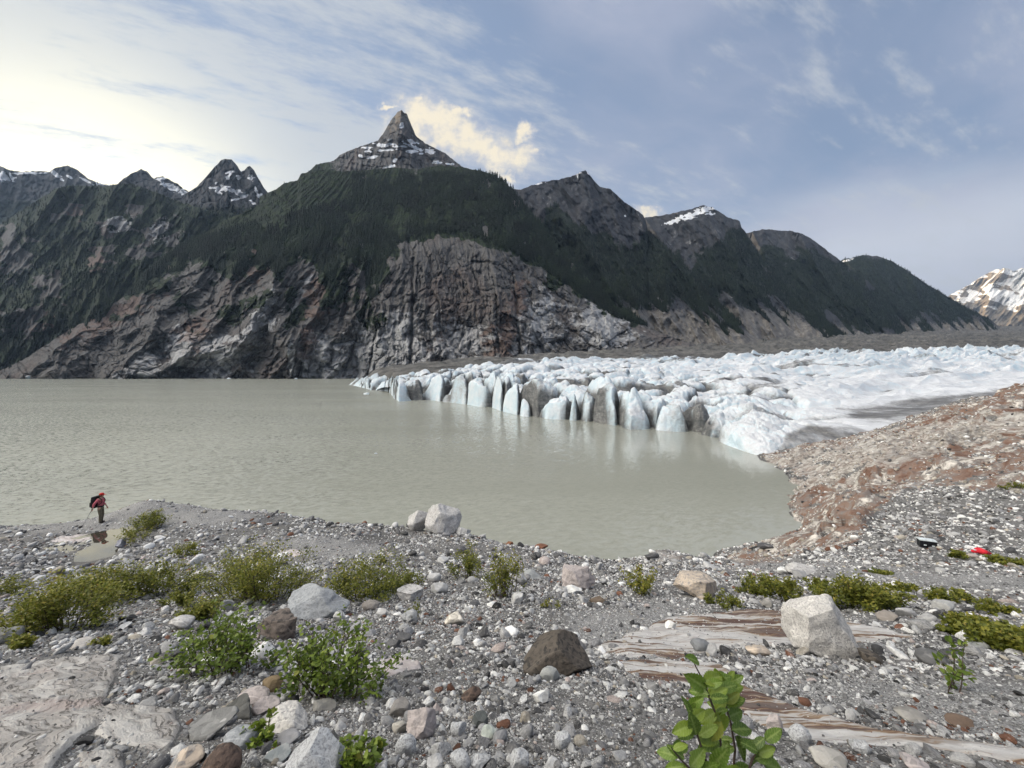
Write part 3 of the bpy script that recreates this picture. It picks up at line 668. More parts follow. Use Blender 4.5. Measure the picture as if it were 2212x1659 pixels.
# bedrock slabs: low steps along their own grain
ga = strike_a = (GX*.55+GD*.83); Z += SL_A*(.035*(ridged(ga*2.2+.8*N2(1.1, 3.0), (GX*.83-GD*.55)*.5, 1.0, 4)-.4)+.03)
gb = GD*.97+GX*.05+.12*N2(.9, 6.0); Z += SL_B*(.03*(ridged(gb*3.0, GX*.4, 4.0, 4)-.4)+.02*sst(GD, 2, 5)+.015)
Z += SL_C*.05
PUD = inpoly(GPX+6*w2+4*w1, GPY+2.5*w2, [(160, 1212), (188, 1196), (215, 1178), (232, 1170), (254, 1168), (251, 1184), (247, 1194), (225, 1202), (198, 1209)])
pdl = sst(PUD, -16, 5)*(GD > 15.5)*(GD < 20.8)
ZP = -8.3
Z = Z*(1-pdl)+(ZP-.07)*pdl*1.0
GZ = Z
SAND = np.clip(sst(inpoly(GPX+25*w1, GPY+8*w2, [(560, 1165), (700, 1160), (830, 1170), (810, 1205), (700, 1215), (640, 1195), (560, 1185)]), -12, 14)+sst(inpoly(GPX+25*w1, GPY+8*w2, [(250, 1092), (330, 1084), (440, 1095), (560, 1112), (470, 1135), (300, 1140), (180, 1145), (0, 1150), (0, 1135)]), -12, 10)
        +.9*sst(inpoly(GPX+25*w1, GPY+12*w2, [(1240, 1330), (1450, 1290), (1540, 1310), (1430, 1345), (1270, 1400), (1200, 1380)]), -20, 20)+sst(inpoly(GPX+25*w1, GPY+12*w2, [(1850, 1470), (2300, 1480), (2300, 1600), (2050, 1580), (1800, 1530), (1650, 1470)]), -20, 20)*.8
        +sst(inpoly(GPX+25*w1, GPY+8*w2, [(1900, 1225), (2230, 1240), (2230, 1290), (2050, 1275), (1900, 1250), (1560, 1225), (1600, 1205)]), -14, 14)*.9, 0, 1)*(GD > .8)
SLAB = np.maximum(np.maximum(SL_A, SL_B), SL_C)

m, t = new_mat('moraine_ground')
pos = t.node('ShaderNodeNewGeometry').outputs['Position']
nA = t.noise(pos, 1.1, 6, .6); nB = t.noise(pos, 28, 6, .7); nC = t.noise(pos, 5, 6, .65)
sx_, sy_, sz_ = t.sep(pos)
grv = t.vor(pos, 90, 'F1', 'Color'); grd = t.vor(pos, 90, 'F1', 'Distance')
gl = t.node('ShaderNodeRGBToBW'); t.put(gl.inputs[0], grv)
sandc = t.ramp(t.math('ADD', t.math('MULTIPLY', nB, .55), t.math('MULTIPLY', nA, .45)), [(.36, (.07, .069, .068)), (.5, (.15, .148, .146)), (.62, (.26, .257, .253))])
gritc = t.ramp(gl.outputs[0], [(.15, (.05, .05, .05)), (.4, (.17, .17, .17)), (.6, (.33, .325, .32)), (.8, (.55, .55, .54))])
col = t.mix(.55, sandc, gritc)
col = t.mix(t.rng(t.attr('sand'), 0, .8, .52, 0.0), col, t.mix(t.rng(nC, .4, .6), (.035, .032, .029), (.1, .096, .092)))
col = t.mix(t.math('MULTIPLY', t.attr('wet'), .75), col, (.035, .033, .03))
wob = t.vmath('MULTIPLY', t.vmath('SUBTRACT', t.noise(pos, .16, 4, .5, col=True), (.5, .5, .5)), (3.0, 3.0, 3.0))
ps = t.vmath('ADD', pos, wob)
bx_, by_, bz_ = t.sep(ps)
strk = t.math('SUBTRACT', t.math('MULTIPLY', by_, .92), t.math('MULTIPLY', bx_, .38))
alng = t.math('ADD', t.math('MULTIPLY', bx_, .92), t.math('MULTIPLY', by_, .38))
lay = t.noise(t.comb(t.math('MULTIPLY', strk, .42), t.math('MULTIPLY', alng, .028), t.math('MULTIPLY', bz_, .8)), 1.6, 8, .66)
lay2 = t.noise(t.comb(t.math('MULTIPLY', strk, 1.3), t.math('MULTIPLY', alng, .07), t.math('MULTIPLY', bz_, 2.5)), 1.6, 7, .66)
patch = t.noise(pos, .075, 4, .6)
bedc = t.ramp(t.math('ADD', t.math('MULTIPLY', lay, .7), t.math('MULTIPLY', lay2, .3)), [(.3, (.05, .035, .03)), (.4, (.15, .085, .06)), (.47, (.21, .145, .115)), (.52, (.19, .17, .155)), (.56, (.44, .41, .37)), (.62, (.68, .63, .57)), (.72, (.5, .47, .44))])
greyc = t.ramp(t.math('ADD', t.math('MULTIPLY', lay, .45), t.math('MULTIPLY', lay2, .55)), [(.32, (.08, .075, .07)), (.45, (.2, .185, .17)), (.52, (.33, .31, .29)), (.58, (.48, .455, .425)), (.68, (.36, .345, .33))])
bedc = t.mix(t.rng(t.math('SUBTRACT', t.math('ADD', patch, t.math('MULTIPLY', t.math('SUBTRACT', lay, .5), .6)), t.math('MULTIPLY', t.math('SUBTRACT', t.attr('rust'), .5), .75)), .38, .56), bedc, greyc)
crm = t.rng(t.math('ADD', t.attr('cream'), t.math('MULTIPLY', t.math('SUBTRACT', lay, .5), 2.4)), .5, .8)
bedc = t.mix(t.math('MULTIPLY', crm, .75), bedc, t.ramp(lay2, [(.38, (.16, .145, .13)), (.48, (.31, .29, .265)), (.6, (.46, .44, .405))]))
bedm = t.rng(t.math('ADD', t.attr('bed'), t.math('MULTIPLY', t.math('SUBTRACT', t.noise(pos, .5, 6, .7), .5), .9)), .3, .5)
col = t.mix(bedm, col, bedc)
# pale slab with a curling grain
pw = t.vmath('ADD', pos, t.vmath('MULTIPLY', t.vmath('SUBTRACT', t.noise(pos, 1.0, 4, .55, col=True), (.5, .5, .5)), (.55, .55, .55)))
ax_, ay_, az_ = t.sep(pw)
gA = t.noise(t.comb(t.math('ADD', t.math('MULTIPLY', ax_, .62), t.math('MULTIPLY', ay_, .78)), t.math('MULTIPLY', t.math('SUBTRACT', t.math('MULTIPLY', ax_, .78), t.math('MULTIPLY', ay_, .62)), .13), 0.0), 6.5, 7, .62)
slA = t.ramp(gA, [(.28, (.19, .175, .16)), (.36, (.31, .29, .27)), (.44, (.38, .36, .34)), (.5, (.3, .285, .27)), (.56, (.43, .415, .395)), (.68, (.5, .485, .465))])
slA = t.mix(t.math('MULTIPLY', t.rng(t.noise(pos, 1.6, 3, .5), .56, .7), .3), slA, (.42, .3, .27))
ck = t.math('SUBTRACT', 1.0, t.rng(t.math('ABSOLUTE', t.math('SUBTRACT', gA, .47)), 0.0, .012))
slA = t.mix(t.math('MULTIPLY', ck, .7), slA, (.07, .065, .06))
col = t.mix(t.rng(t.math('ADD', t.attr('slab_a'), t.math('MULTIPLY', t.math('SUBTRACT', nC, .5), .5)), .4, .55), col, slA)
# white and rust-brown streaked slabs
gB = t.noise(t.comb(t.math('MULTIPLY', ax_, .16), t.math('ADD', ay_, t.math('MULTIPLY', ax_, .06)), 2.0), 2.6, 8, .68)
gB2 = t.noise(t.comb(t.math('MULTIPLY', ax_, .3), t.math('MULTIPLY', ay_, 3.0), 5.0), 3.5, 6, .65)
slB = t.ramp(t.math('ADD', t.math('MULTIPLY', gB, .75), t.math('MULTIPLY', gB2, .25)), [(.36, (.06, .038, .034)), (.455, (.1, .058, .048)), (.475, (.26, .18, .11)), (.495, (.4, .38, .36)), (.56, (.52, .51, .5)), (.62, (.33, .31, .3)), (.7, (.56, .55, .54))])
slB = t.mix(t.math('MULTIPLY', t.rng(gB2, .36, .5, 1.0, 0.0), .5), slB, (.2, .17, .15))
col = t.mix(t.rng(t.math('ADD', t.attr('slab_b'), t.math('MULTIPLY', t.math('SUBTRACT', nC, .5), .6)), .4, .55), col, slB)
slC = t.ramp(gA, [(.3, (.3, .26, .25)), (.5, (.46, .42, .41)), (.7, (.56, .54, .54))])
col = t.mix(t.rng(t.math('ADD', t.attr('slab_c'), t.math('MULTIPLY', t.math('SUBTRACT', nC, .5), .6)), .4, .55), col, slC)
hh = t.math('ADD', t.math('MULTIPLY', nB, .3), t.math('MULTIPLY', grd, -.35))
b1 = t.bump(hh, .7, .012)
b2 = t.bump(t.math('ADD', t.math('MULTIPLY', lay2, .7), lay), t.math('MULTIPLY', 1.0, .0) and .8, .5, b1) if False else t.node('ShaderNodeBump')
b2.inputs['Distance'].default_value = .3
t.put(b2.inputs['Strength'], t.math('MULTIPLY', bedm, .6)); t.put(b2.inputs['Height'], t.math('ADD', t.math('MULTIPLY', lay2, .7), lay)); t.put(b2.inputs['Normal'], b1)
b3 = t.node('ShaderNodeBump'); b3.inputs['Distance'].default_value = .05
t.put(b3.inputs['Strength'], t.math('MAXIMUM', t.attr('slab_a'), t.math('MULTIPLY', t.attr('slab_b'), .5))); t.put(b3.inputs['Height'], t.math('SUBTRACT', gA, t.math('MULTIPLY', ck, .15))); t.put(b3.inputs['Normal'], b2.outputs[0])
t.put(t.p.inputs['Roughness'], t.rng(t.attr('wet'), 0.2, 1.0, .9, .5))
GROUND = t.fin(col, None, b3.outputs[0])

WET = np.clip(sst(-DROP, -15.2, -15.85)*.6+sst(PUD, -14, 2)*(GD > 12)*.55+.35*sst(N2(.22, 14.0, 4), .25, .6)*sst(GD, 8, 14)*(GX < 2), 0, 1)
G2 = lambda cx, cy, w_, h_, ro=0: np.clip(2*ell(GPX+14*w1, GPY+8*w1, cx, cy, w_*1.5, h_*1.5, ro), 0, 1)
RUST = np.clip(.12+.9*G2(2180, 862, 150, 40, -8)+.75*G2(2080, 985, 260, 70, 6)+.5*G2(2020, 915, 360, 26, -5)+.85*G2(1760, 1080, 150, 110, -20)+.7*G2(1840, 1140, 240, 60, -8)+.8*G2(1680, 975, 60, 30, 0)+.4*G2(1590, 1205, 120, 30, 0), 0, 1.3)
CREAM = np.clip(G2(1780, 1010, 240, 44, -14)+G2(2010, 962, 300, 30, -12)+.7*G2(1700, 1025, 70, 40, 0)+.5*G2(1620, 1185, 100, 20, -8), 0, 1)
ground = mesh_np('ground', np.stack([GX, GD, GZ], -1), grid_faces(NR, NC), GROUND,
    dict(bed=BED.ravel(), slab_a=SL_A.ravel(), slab_b=SL_B.ravel(), slab_c=SL_C.ravel(), wet=WET.ravel(), rust=RUST.ravel(), sand=SAND.ravel(), cream=CREAM.ravel()))
tag(ground, kind='structure')

# a coarser copy of the sheet for finding where things stand
q = 3
ii = np.arange(0, NR, q); jj = np.arange(0, NC, q)
Vc = np.stack([GX, GD, GZ], -1)[ii][:, jj]
BVH = BVHTree.FromPolygons([tuple(map(float, v)) for v in Vc.reshape(-1, 3)], [tuple(map(int, f)) for f in grid_faces(len(ii), len(jj))])
def hit(px, py):
    v = Vector(((px-CX)/F, 1, (HY-py)/F)).normalized()
    h = BVH.ray_cast(Vector((0, 0, 0)), v)
    return h[0]
def drop_to(x, y):
    h = BVH.ray_cast(Vector((x, y, 60)), Vector((0, 0, -1)))
    return h[0] if h[0] is not None else Vector((x, y, -5))
def normal_at(x, y):
    h = BVH.ray_cast(Vector((x, y, 60)), Vector((0, 0, -1)))
    return h[1] if h[1] is not None else Vector((0, 0, 1))

# ------------------------------------------------------------------ lake and puddle
m, t = new_mat('silty_lake_water')
pos = t.node('ShaderNodeNewGeometry').outputs['Position']
x_, y_, z_ = t.sep(pos)
rw = t.vmath('MULTIPLY', t.vmath('SUBTRACT', t.noise(pos, .05, 3, col=True), (.5, .5, .5)), (6., 6., 6.))
pw = t.vmath('ADD', pos, rw)
wx, wy, _ = t.sep(pw)
w1_ = t.noise(t.comb(t.math('ADD', t.math('MULTIPLY', wx, .5), t.math('MULTIPLY', wy, .25)), t.math('SUBTRACT', t.math('MULTIPLY', wy, 1.0), t.math('MULTIPLY', wx, .35)), 0.0), 1.7, 4, .6)
w2_ = t.noise(pos, .22, 3, .5); w3_ = t.noise(pos, 5.5, 3, .6)
calm = t.rng(t.noise(t.comb(t.math('MULTIPLY', x_, .35), y_, 0.0), .02, 4, .6), .35, .65, .45, 1.0)
# slope of the ripples taken straight from a vector noise, so it does not die away with distance
ripc = t.noise(t.comb(t.math('ADD', t.math('MULTIPLY', wx, .5), t.math('MULTIPLY', wy, .25)), t.math('SUBTRACT', wy, t.math('MULTIPLY', wx, .35)), 0.0), 2.2, 3, .6, col=True)
ripf = t.noise(pos, 7.0, 2, .5, col=True)
rip = t.vmath('ADD', t.vmath('MULTIPLY', t.vmath('SUBTRACT', ripc, (.5, .5, .5)), (1, 1, 0)), t.vmath('MULTIPLY', t.vmath('SUBTRACT', ripf, (.5, .5, .5)), (.5, .5, 0)))
amp = t.math('MULTIPLY', calm, t.rng(x_, -70, 40, 1.5, .17))
b = t.vmath('NORMALIZE', t.vmath('ADD', t.vmath('MULTIPLY', rip, t.comb(amp, amp, 0.0)), t.comb(0.0, t.rng(x_, 10, -75, 0.0, -.14), 1.0)))
bands = t.noise(t.comb(t.math('MULTIPLY', x_, .003), t.math('MULTIPLY', y_, .02), 0.0), 1.0, 4, .55)
col = t.mix(t.rng(bands, .3, .7), (.27, .277, .24), (.305, .313, .272))
t.p.inputs['IOR'].default_value = 1.36; t.p.inputs['Specular IOR Level'].default_value = .5
LAKE = t.fin(col, .1, b)
wy_ = np.geomspace(12, 6000, 90)[:, None]; wx_ = np.linspace(-2.4, 2.4, 90)[None]
tag(mesh_np('water', np.stack([wx_*(wy_+30), wy_+0*wx_, np.full((90, 90), WATER)], -1), grid_faces(90, 90), LAKE, smooth=False), kind='structure')
m, t = new_mat('puddle_water'); t.p.inputs['Specular IOR Level'].default_value = .5; t.p.inputs['IOR'].default_value = 2.3
PUDM = t.fin((.05, .045, .035), .02, t.bump(t.noise(t.node('ShaderNodeNewGeometry').outputs['Position'], 6, 2), .05, .01))
h0 = hit(205, 1190)
bm = bmesh.new()
vs = [bm.verts.new((h0.x+2.6*math.cos(a), 18.3+2.2*math.sin(a), ZP+2.2*math.sin(a)*.05)) for a in np.linspace(0, 6.283, 40)[:-1]]
bm.faces.new(vs); tag(obj_bm('puddle', bm, PUDM), kind='structure')
# ------------------------------------------------------------------ glacier
# waterline of the ice front and where the ice meets the land: (px, py); depth follows from the water level
FR = [(700, 832), (766, 834), (802, 843), (838, 846), (852, 862), (862, 868), (896, 866), (930, 865), (972, 868), (1033, 878), (1062, 880), (1087, 891), (1130, 901), (1152, 902), (1198, 906), (1238, 910), (1274, 915), (1314, 918), (1360, 924), (1420, 929), (1467, 933), (1479, 935), (1544, 949), (1571, 960), (1600, 972), (1632, 988)]
FRD = [(p, -WATER*F/(q-HY)) for p, q in FR]+[(1704, 76), (1776, 79), (1830, 83), (1884, 88), (1956, 96), (2028, 104), (2130, 108), (2300, 100), (2900, 90)]
FRD[0] = (700, 640); 
fx, fd = np.array(FRD, float).T
# surface of the ice well behind the front: (px, py, depth)
G = []
def grow(px, pairs):
    for py, d in pairs: G.append((px, math.log(d), (HY-py)/F*d))
grow(700, [(818, 660), (810, 800), (800, 1100)])
grow(770, [(817, 490), (811, 650), (806, 800), (800, 1100)])
grow(850, [(811, 300), (806, 480), (802, 700), (796, 1100)])
grow(930, [(806, 260), (800, 400), (795, 650), (788, 1100)])
grow(1010, [(806, 195), (797, 300), (789, 500), (780, 1000)])
grow(1100, [(803, 175), (793, 270), (785, 480), (774, 1000)])
grow(1200, [(812, 150), (798, 230), (787, 420), (780, 620), (766, 1100)])
grow(1300, [(822, 135), (803, 210), (790, 380), (783, 620), (760, 1150)])
grow(1400, [(845, 118), (822, 170), (800, 290), (784, 600), (755, 1250), (735, 2200)])
grow(1500, [(868, 105), (840, 150), (806, 270), (783, 600), (752, 1300), (730, 2300)])
grow(1600, [(890, 96), (855, 140), (812, 260), (780, 620), (750, 1350), (728, 2500)])
grow(1700, [(902, 96), (868, 135), (818, 250), (777, 650), (746, 1450), (722, 2700)])
grow(1830, [(908, 98), (870, 140), (820, 260), (774, 700), (743, 1500), (718, 2900)])
grow(1956, [(890, 110), (862, 145), (818, 270), (770, 720), (740, 1600), (716, 3100)])
grow(2100, [(858, 135), (840, 180), (808, 300), (766, 750), (738, 1700), (713, 3400)])
grow(2250, [(845, 150), (828, 210), (800, 330), (763, 780), (735, 1700), (711, 3600)])
grow(2900, [(840, 150), (815, 230), (785, 400), (755, 800), (730, 1700), (705, 3600)])
G = np.array(G)
gk = lambda px, ld: np.stack([np.asarray(px)/420., np.asarray(ld)*1.6], -1)
IRBF = rbf(gk(G[:, 0], G[:, 1]), G[:, 2]/np.exp(G[:, 1]), 1e-4)
# far edge of the clean ice
EX, ED = np.array([(700, 520), (770, 540), (850, 345), (950, 330), (1050, 400), (1150, 470), (1250, 560), (1350, 640), (1500, 720), (1700, 820), (1950, 900), (2300, 950), (2900, 1000)], float).T

def sheet(px0, px1, nc, d0, d1, nr):
    PX = np.linspace(px0, px1, nc)[None].repeat(nr, 0)
    return PX, None
nc, nr = 1120, 760
PXi = np.linspace(735, 2560, nc)[None].repeat(nr, 0)
dfr = np.interp(PXi[0], fx, fd)
kk_ = np.ones(45)/45; sm_ = np.convolve(np.pad(dfr, 22, mode='edge'), kk_, 'valid'); dfr = lerp(dfr, sm_, sst(PXi[0], 1520, 1600))
tt = np.linspace(0, 1, nr)[:, None]
ldist = np.log(dfr*.94)+(np.log(np.maximum(np.interp(PXi[0], EX, ED)*1.25, dfr*1.3))-np.log(dfr*.94))*(tt*.55+.45*tt**1.8)
Di = np.exp(ldist); Xi = (PXi-CX)/F*Di
top = upsample(IRBF(gk(PXi[::4, ::4], ldist[::4, ::4])), nr, nc)*Di
# blocks: seeds along the front picked by eye, then a jittered field behind
rg = np.random.default_rng(21)
seeds = []
for px, off in ((784, 6), (822, 8), (852, 8), (880, 6), (915, 9), (945, 9), (1003, 9), (1046, 8), (1078, 7), (1116, 5), (1148, 5), (1176, 9), (1222, 5), (1247, 4), (1290, 8), (1332, 9), (1393, 10), (1440, 11), (1490, 6), (1520, 10), (1570, 14), (1640, 18), (1740, 22)):
    d = np.interp(px, fx, fd)+off; seeds.append(((px-CX)/F*d, d))
cell = 12.5
for gx in np.arange(-170, 700, cell):
    for gy in np.arange(80, 470, cell*.92):
        x, d = gx+rg.uniform(-.42, .42)*cell, gy+rg.uniform(-.42, .42)*cell
        p = CX+F*x/d
        if p < 740 or p > 2500 or d < np.interp(p, fx, fd)+19 or d > np.interp(p, EX, ED): continue
        if p > 1560 and rg.random() < .45: continue
        seeds.append((x, d))
S = np.array(seeds, np.float32); ns = len(S)
wx_ = Xi+(.55+.5*fbm(Xi*.02, Di*.01, 17., 2))*np.clip(Di-dfr[None], -5, 40)*sst(PXi, 1620, 1480)+3.2*fbm(Xi*.09, Di*.09, 2.0, 4); wd_ = Di+3.2*fbm(Xi*.09, Di*.09, 9.0, 4)
f1 = np.empty(Xi.size, np.float32); f2 = f1.copy(); id1 = np.empty(Xi.size, np.int32)
fl = np.stack([wx_.ravel(), wd_.ravel()], -1).astype(np.float32)
TR, TC = 95, 112
f1 = f1.reshape(nr, nc); f2 = f2.reshape(nr, nc); id1 = id1.reshape(nr, nc)
for i in range(0, nr, TR):
    for j in range(0, nc, TC):
        bx0 = np.stack([wx_[i:i+TR, j:j+TC], wd_[i:i+TR, j:j+TC]], -1).astype(np.float32); shp = bx0.shape[:2]; bx0 = bx0.reshape(-1, 2)
        lo_, hi_ = bx0.min(0), bx0.max(0)
        out_ = np.maximum(np.maximum(lo_-S, S-hi_), 0); od_ = (out_**2).sum(-1); near = np.where(od_ < max(45.0**2, np.partition(od_, 6)[6]*1.01))[0]
        dd = ((bx0[:, None]-S[near][None])**2).sum(-1)
        o_ = np.argmin(dd, 1); r_ = np.arange(len(o_)); a_ = dd[r_, o_].copy(); dd[r_, o_] = 1e12; b_ = dd.min(1)
        id1[i:i+TR, j:j+TC] = near[o_].reshape(shp); f1[i:i+TR, j:j+TC] = np.sqrt(a_).reshape(shp); f2[i:i+TR, j:j+TC] = np.sqrt(b_).reshape(shp)
edge = ((f2-f1)*.5).reshape(Xi.shape); cid = id1.reshape(Xi.shape)
cr_, cx_, cy_ = rg.uniform(-1, 1, ns)[cid], rg.normal(0, 1, ns)[cid], rg.normal(0, 1, ns)[cid]
sx_, sy_ = S[cid][..., 0], S[cid][..., 1]
front = Di-dfr[None]
rough = np.exp(-np.maximum(front, 0)/105)*sst(PXi, 1900, 1520)+.16*sst(front, 900, 200)*sst(PXi, 1950, 1500)
rough = np.clip(rough, 0, 1)
xr, dr_ = Xi-sx_, Di-sy_
crev = np.exp(-(edge/1.25)**1.2)
crevw = np.exp(-(edge/4.2)**1.5)
wob_ = .8*fbm(Xi*.2, Di*.2, 13., 3)
tilt = np.full(Xi.shape, 9.0)                 # each block is capped by a few slanting faces meeting in sharp ridges
for k in range(4):
    a_ = rg.uniform(0, 6.283, ns)[cid]*.35+k*1.57; m_ = rg.uniform(.12, .62, ns)[cid]; c_ = rg.uniform(.1, 2.0, ns)[cid]
    tilt = np.minimum(tilt, c_-m_*(np.cos(a_)*(xr+wob_)+np.sin(a_)*(dr_+wob_)))
tilt = np.clip(tilt, -7, 6)
fine = fbm(Xi*.16, Di*.16, 3.0, 5)
fac = .85*facets(Xi/4.6+.3*fbm(Xi*.1, Di*.1, 3., 3), Di/4.6, 31)[0]+.4*facets(Xi/1.9, Di/1.9, 33)[0]
blockh = (.05+.95*rough)*fac*sst(front, 0, 4)+rough*(1.6*cr_+tilt*1.05-6.5*crev-1.2*crevw+.7*fine+1.4*(ridged(Xi*.07+.03*Di, Di*.05, 8.0, 3)-.5))
# smooth swells further up and on the right
sw_ = (ridged((Di-.35*Xi)*.021+.5*fbm(Xi*.008, Di*.008, 4., 3), (Xi+.35*Di)*.0045, 3.0, 3)-.42)
sw2 = (ridged((Di-.25*Xi)*.055+.4*fbm(Xi*.02, Di*.02, 4., 3), (Xi+.25*Di)*.01, 6.0, 2)-.45)
am = sst(front, 2, 90)*(1-.5*rough)
swell = am*(sw_*np.clip(Di*.034, 4, 26)*1.1+sw2*np.clip(Di*.015, 2.4, 10))
h = top+blockh+swell+(1-rough)*sst(PXi, 1600, 1850)*sst(front, 0, 25)*.9*(sw2)
# the calving face: every block stands out or back a little, the gaps between them cut in
bulge = dfr[None]+rough*(2.6*rg.uniform(-1, 1, ns)[cid]*np.clip(dfr[None]/180, .5, 2)+5.0*np.exp(-(edge/.85)**1.3))+.5*fine*rough
sfr = Di-bulge
scal = np.clip(dfr[None]/160, .55, 2.2)
wf = rg.uniform(1.2, 6.5, ns)[cid]*scal; kn = rg.uniform(.45, .85, ns)[cid]; sl_ = sfr+.3*cx_*xr
g = np.clip(sl_/wf, 0, 1)*kn+(1-kn)*np.clip((sl_-wf)/(rg.uniform(3, 10, ns)[cid]*scal), 0, 1)
gr = np.sqrt(np.clip(sfr/(17.0), 0, 1))                     # the smooth rounded snout on the right
g = lerp(g, gr, sst(PXi, 1500, 1640))
bed_ = np.where(PXi < 1632, WATER-1.0, np.interp(PXi, [1632, 1704, 1776, 1830, 1884, 1956, 2028, 2130, 2300], [-17, -15.8, -15.6, -15.2, -14.8, -13.4, -12.2, -11, -11]))
H = bed_+(np.maximum(h, bed_+.5)-bed_)*g
H -= 26*sst(Di, np.interp(PXi, EX, ED)*.97, np.interp(PXi, EX, ED)*1.06)*np.clip(Di/400, .4, 2)
H += rough*.5*fbm(Xi*.5, Di*.5, 5.0, 3)*sst(sfr, 0, 1)
# dirt lies in the gaps, along old bands and over the right flank
streak = fbm((Di-.3*Xi)*.03+.7*fbm(Xi*.01, Di*.01, 4., 3), (Xi+.3*Di)*.006, 2.0, 5)
dirt = 1.15*rough*crev+.4*rough*np.exp(-(edge/2.2)**2)*sst(fbm(Xi*.03, Di*.03, 6., 3), -.1, .4)*sst(sfr, 1.5, 9)
dirt += am*1.0*sst(front, 30, 90)*sst(-sw_-.5*sw2, -.04, .25)*sst(fbm(Xi*.015, Di*.03, 16., 4), -.35, .25)
dirt += .6*sst(streak, .05, .5)*(.4+.6*sst(front, 20, 130))+.22*sst(fbm(Xi*.06, Di*.06, 12., 4), .0, .5)
PYi = HY-F*H/Di
dirt += .62*sst(inpoly(PXi+12*streak, PYi+5*streak, [(1700, 938), (1750, 922), (1840, 918), (1880, 930), (1840, 960), (1720, 985), (1660, 985), (1690, 955)]), -8, 8)+.5*sst(inpoly(PXi+25*streak, PYi+6*streak, [(1790, 880), (1880, 872), (2000, 862), (2100, 850), (2230, 828), (2500, 820), (2500, 880), (2060, 900), (1930, 925), (1880, 912)]), -10, 10)
for px, w_ in ((1236, 11), (1262, 6), (898, 9), (1502, 13), (872, 6), (1155, 6), (790, 8)):
    dirt += (.12+.7*np.exp(-(edge/1.6)**2))*np.exp(-((PXi-px-6*streak)/(1.6*w_))**2)*sst(front, 30, 6)*sst(fbm(PXi*.08, H*.08, 4., 3), -.5, .1)
dirt += .65*sst(Di, np.interp(PXi, EX, ED)*.72, np.interp(PXi, EX, ED)*.97)*sst(streak+.4*fine, -.1, .5)
m, t = new_mat('glacier_ice')
pos = t.node('ShaderNodeNewGeometry').outputs['Position']
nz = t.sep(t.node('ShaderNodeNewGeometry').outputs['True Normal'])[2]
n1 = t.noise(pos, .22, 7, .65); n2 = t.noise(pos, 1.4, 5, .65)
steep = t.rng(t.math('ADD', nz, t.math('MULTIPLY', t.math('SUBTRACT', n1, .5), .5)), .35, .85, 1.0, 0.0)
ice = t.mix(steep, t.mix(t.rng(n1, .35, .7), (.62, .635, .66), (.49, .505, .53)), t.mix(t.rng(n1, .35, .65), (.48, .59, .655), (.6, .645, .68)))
dm_ = t.rng(t.math('ADD', t.attr('dirt'), t.math('MULTIPLY', t.math('SUBTRACT', t.math('ADD', t.math('MULTIPLY', n1, .6), t.math('MULTIPLY', n2, .4)), .5), 1.1)), .28, .85)
bnd = t.noise(t.vmath('MULTIPLY', pos, (.1, .22, .5)), 1.0, 7, .7)
dcol = t.ramp(t.math('ADD', t.math('MULTIPLY', n2, .45), t.math('MULTIPLY', bnd, .55)), [(.36, (.02, .02, .02)), (.48, (.075, .073, .07)), (.58, (.17, .165, .158)), (.68, (.33, .325, .315))])
ice = t.mix(t.math('MULTIPLY', dm_, .93), ice, dcol)
t.p.inputs['Specular IOR Level'].default_value = .35
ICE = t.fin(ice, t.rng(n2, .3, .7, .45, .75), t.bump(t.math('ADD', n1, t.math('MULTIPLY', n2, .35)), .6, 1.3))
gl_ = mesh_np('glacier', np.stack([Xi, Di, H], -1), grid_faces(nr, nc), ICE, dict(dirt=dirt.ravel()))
tag(gl_, 'white crevassed glacier tongue breaking off into the lake', 'glacier')

# ------------------------------------------------------------------ debris-covered ice and outwash under the mountains
nc2, nr2 = 900, 330
PXm = np.linspace(690, 2900, nc2)[None].repeat(nr2, 0)
edm = np.interp(PXm[0], EX, ED)
tt = np.linspace(0, 1, nr2)[:, None]
Dm = np.exp(np.log(edm*.82)+(np.log(np.interp(PXm[0], [690, 1100, 1400, 1700, 2200, 2900], [1150, 1250, 1900, 2700, 4200, 4200]))-np.log(edm*.82))*tt)
Xm = (PXm-CX)/F*Dm
Hm = upsample(IRBF(gk(PXm[::3, ::3], np.log(Dm)[::3, ::3])), nr2, nc2)*Dm
lump = ridged((Dm-.3*Xm)*.014, (Xm+.3*Dm)*.005, 3.0, 5)-.5
lump2 = fbm(Xm*.03, Dm*.03, 6.0, 5)
ar = np.clip(Dm/700, .35, 2.6)
Hm += ar*(11*lump+5*lump2)*sst(Dm, edm*.95, edm*1.1)
Hm -= 60*sst(PXm, 830, 720)*np.clip(Dm/700, .5, 1.5)
Hm -= np.clip(Dm/400, .5, 2)*14*sst(Dm, edm*1.03, edm*.9)*(1-.0)-2.0*np.clip(Dm/400, .4, 2)
m, t = new_mat('moraine_debris')
pos = t.node('ShaderNodeNewGeometry').outputs['Position']
x_, y_, z_ = t.sep(pos)
n1 = t.noise(pos, .05, 7, .68); n2 = t.noise(t.comb(t.math('MULTIPLY', x_, .25), y_, z_), .012, 5, .6)
n3 = t.noise(pos, .4, 5, .7)
col = t.ramp(t.math('ADD', t.math('MULTIPLY', n1, .5), t.math('ADD', t.math('MULTIPLY', n2, .3), t.math('MULTIPLY', n3, .2))), [(.38, (.035, .034, .034)), (.48, (.1, .098, .094)), (.58, (.17, .165, .155)), (.68, (.27, .26, .25))])
black = t.rng(t.math('ADD', t.attr('black'), t.math('MULTIPLY', t.math('SUBTRACT', n1, .5), .7)), .5, .62)
col = t.mix(t.math('MULTIPLY', black, .85), col, (.022, .022, .024))
DEB = t.fin(col, .95, t.bump(t.math('ADD', n1, t.math('MULTIPLY', n3, .3)), .9, 5))
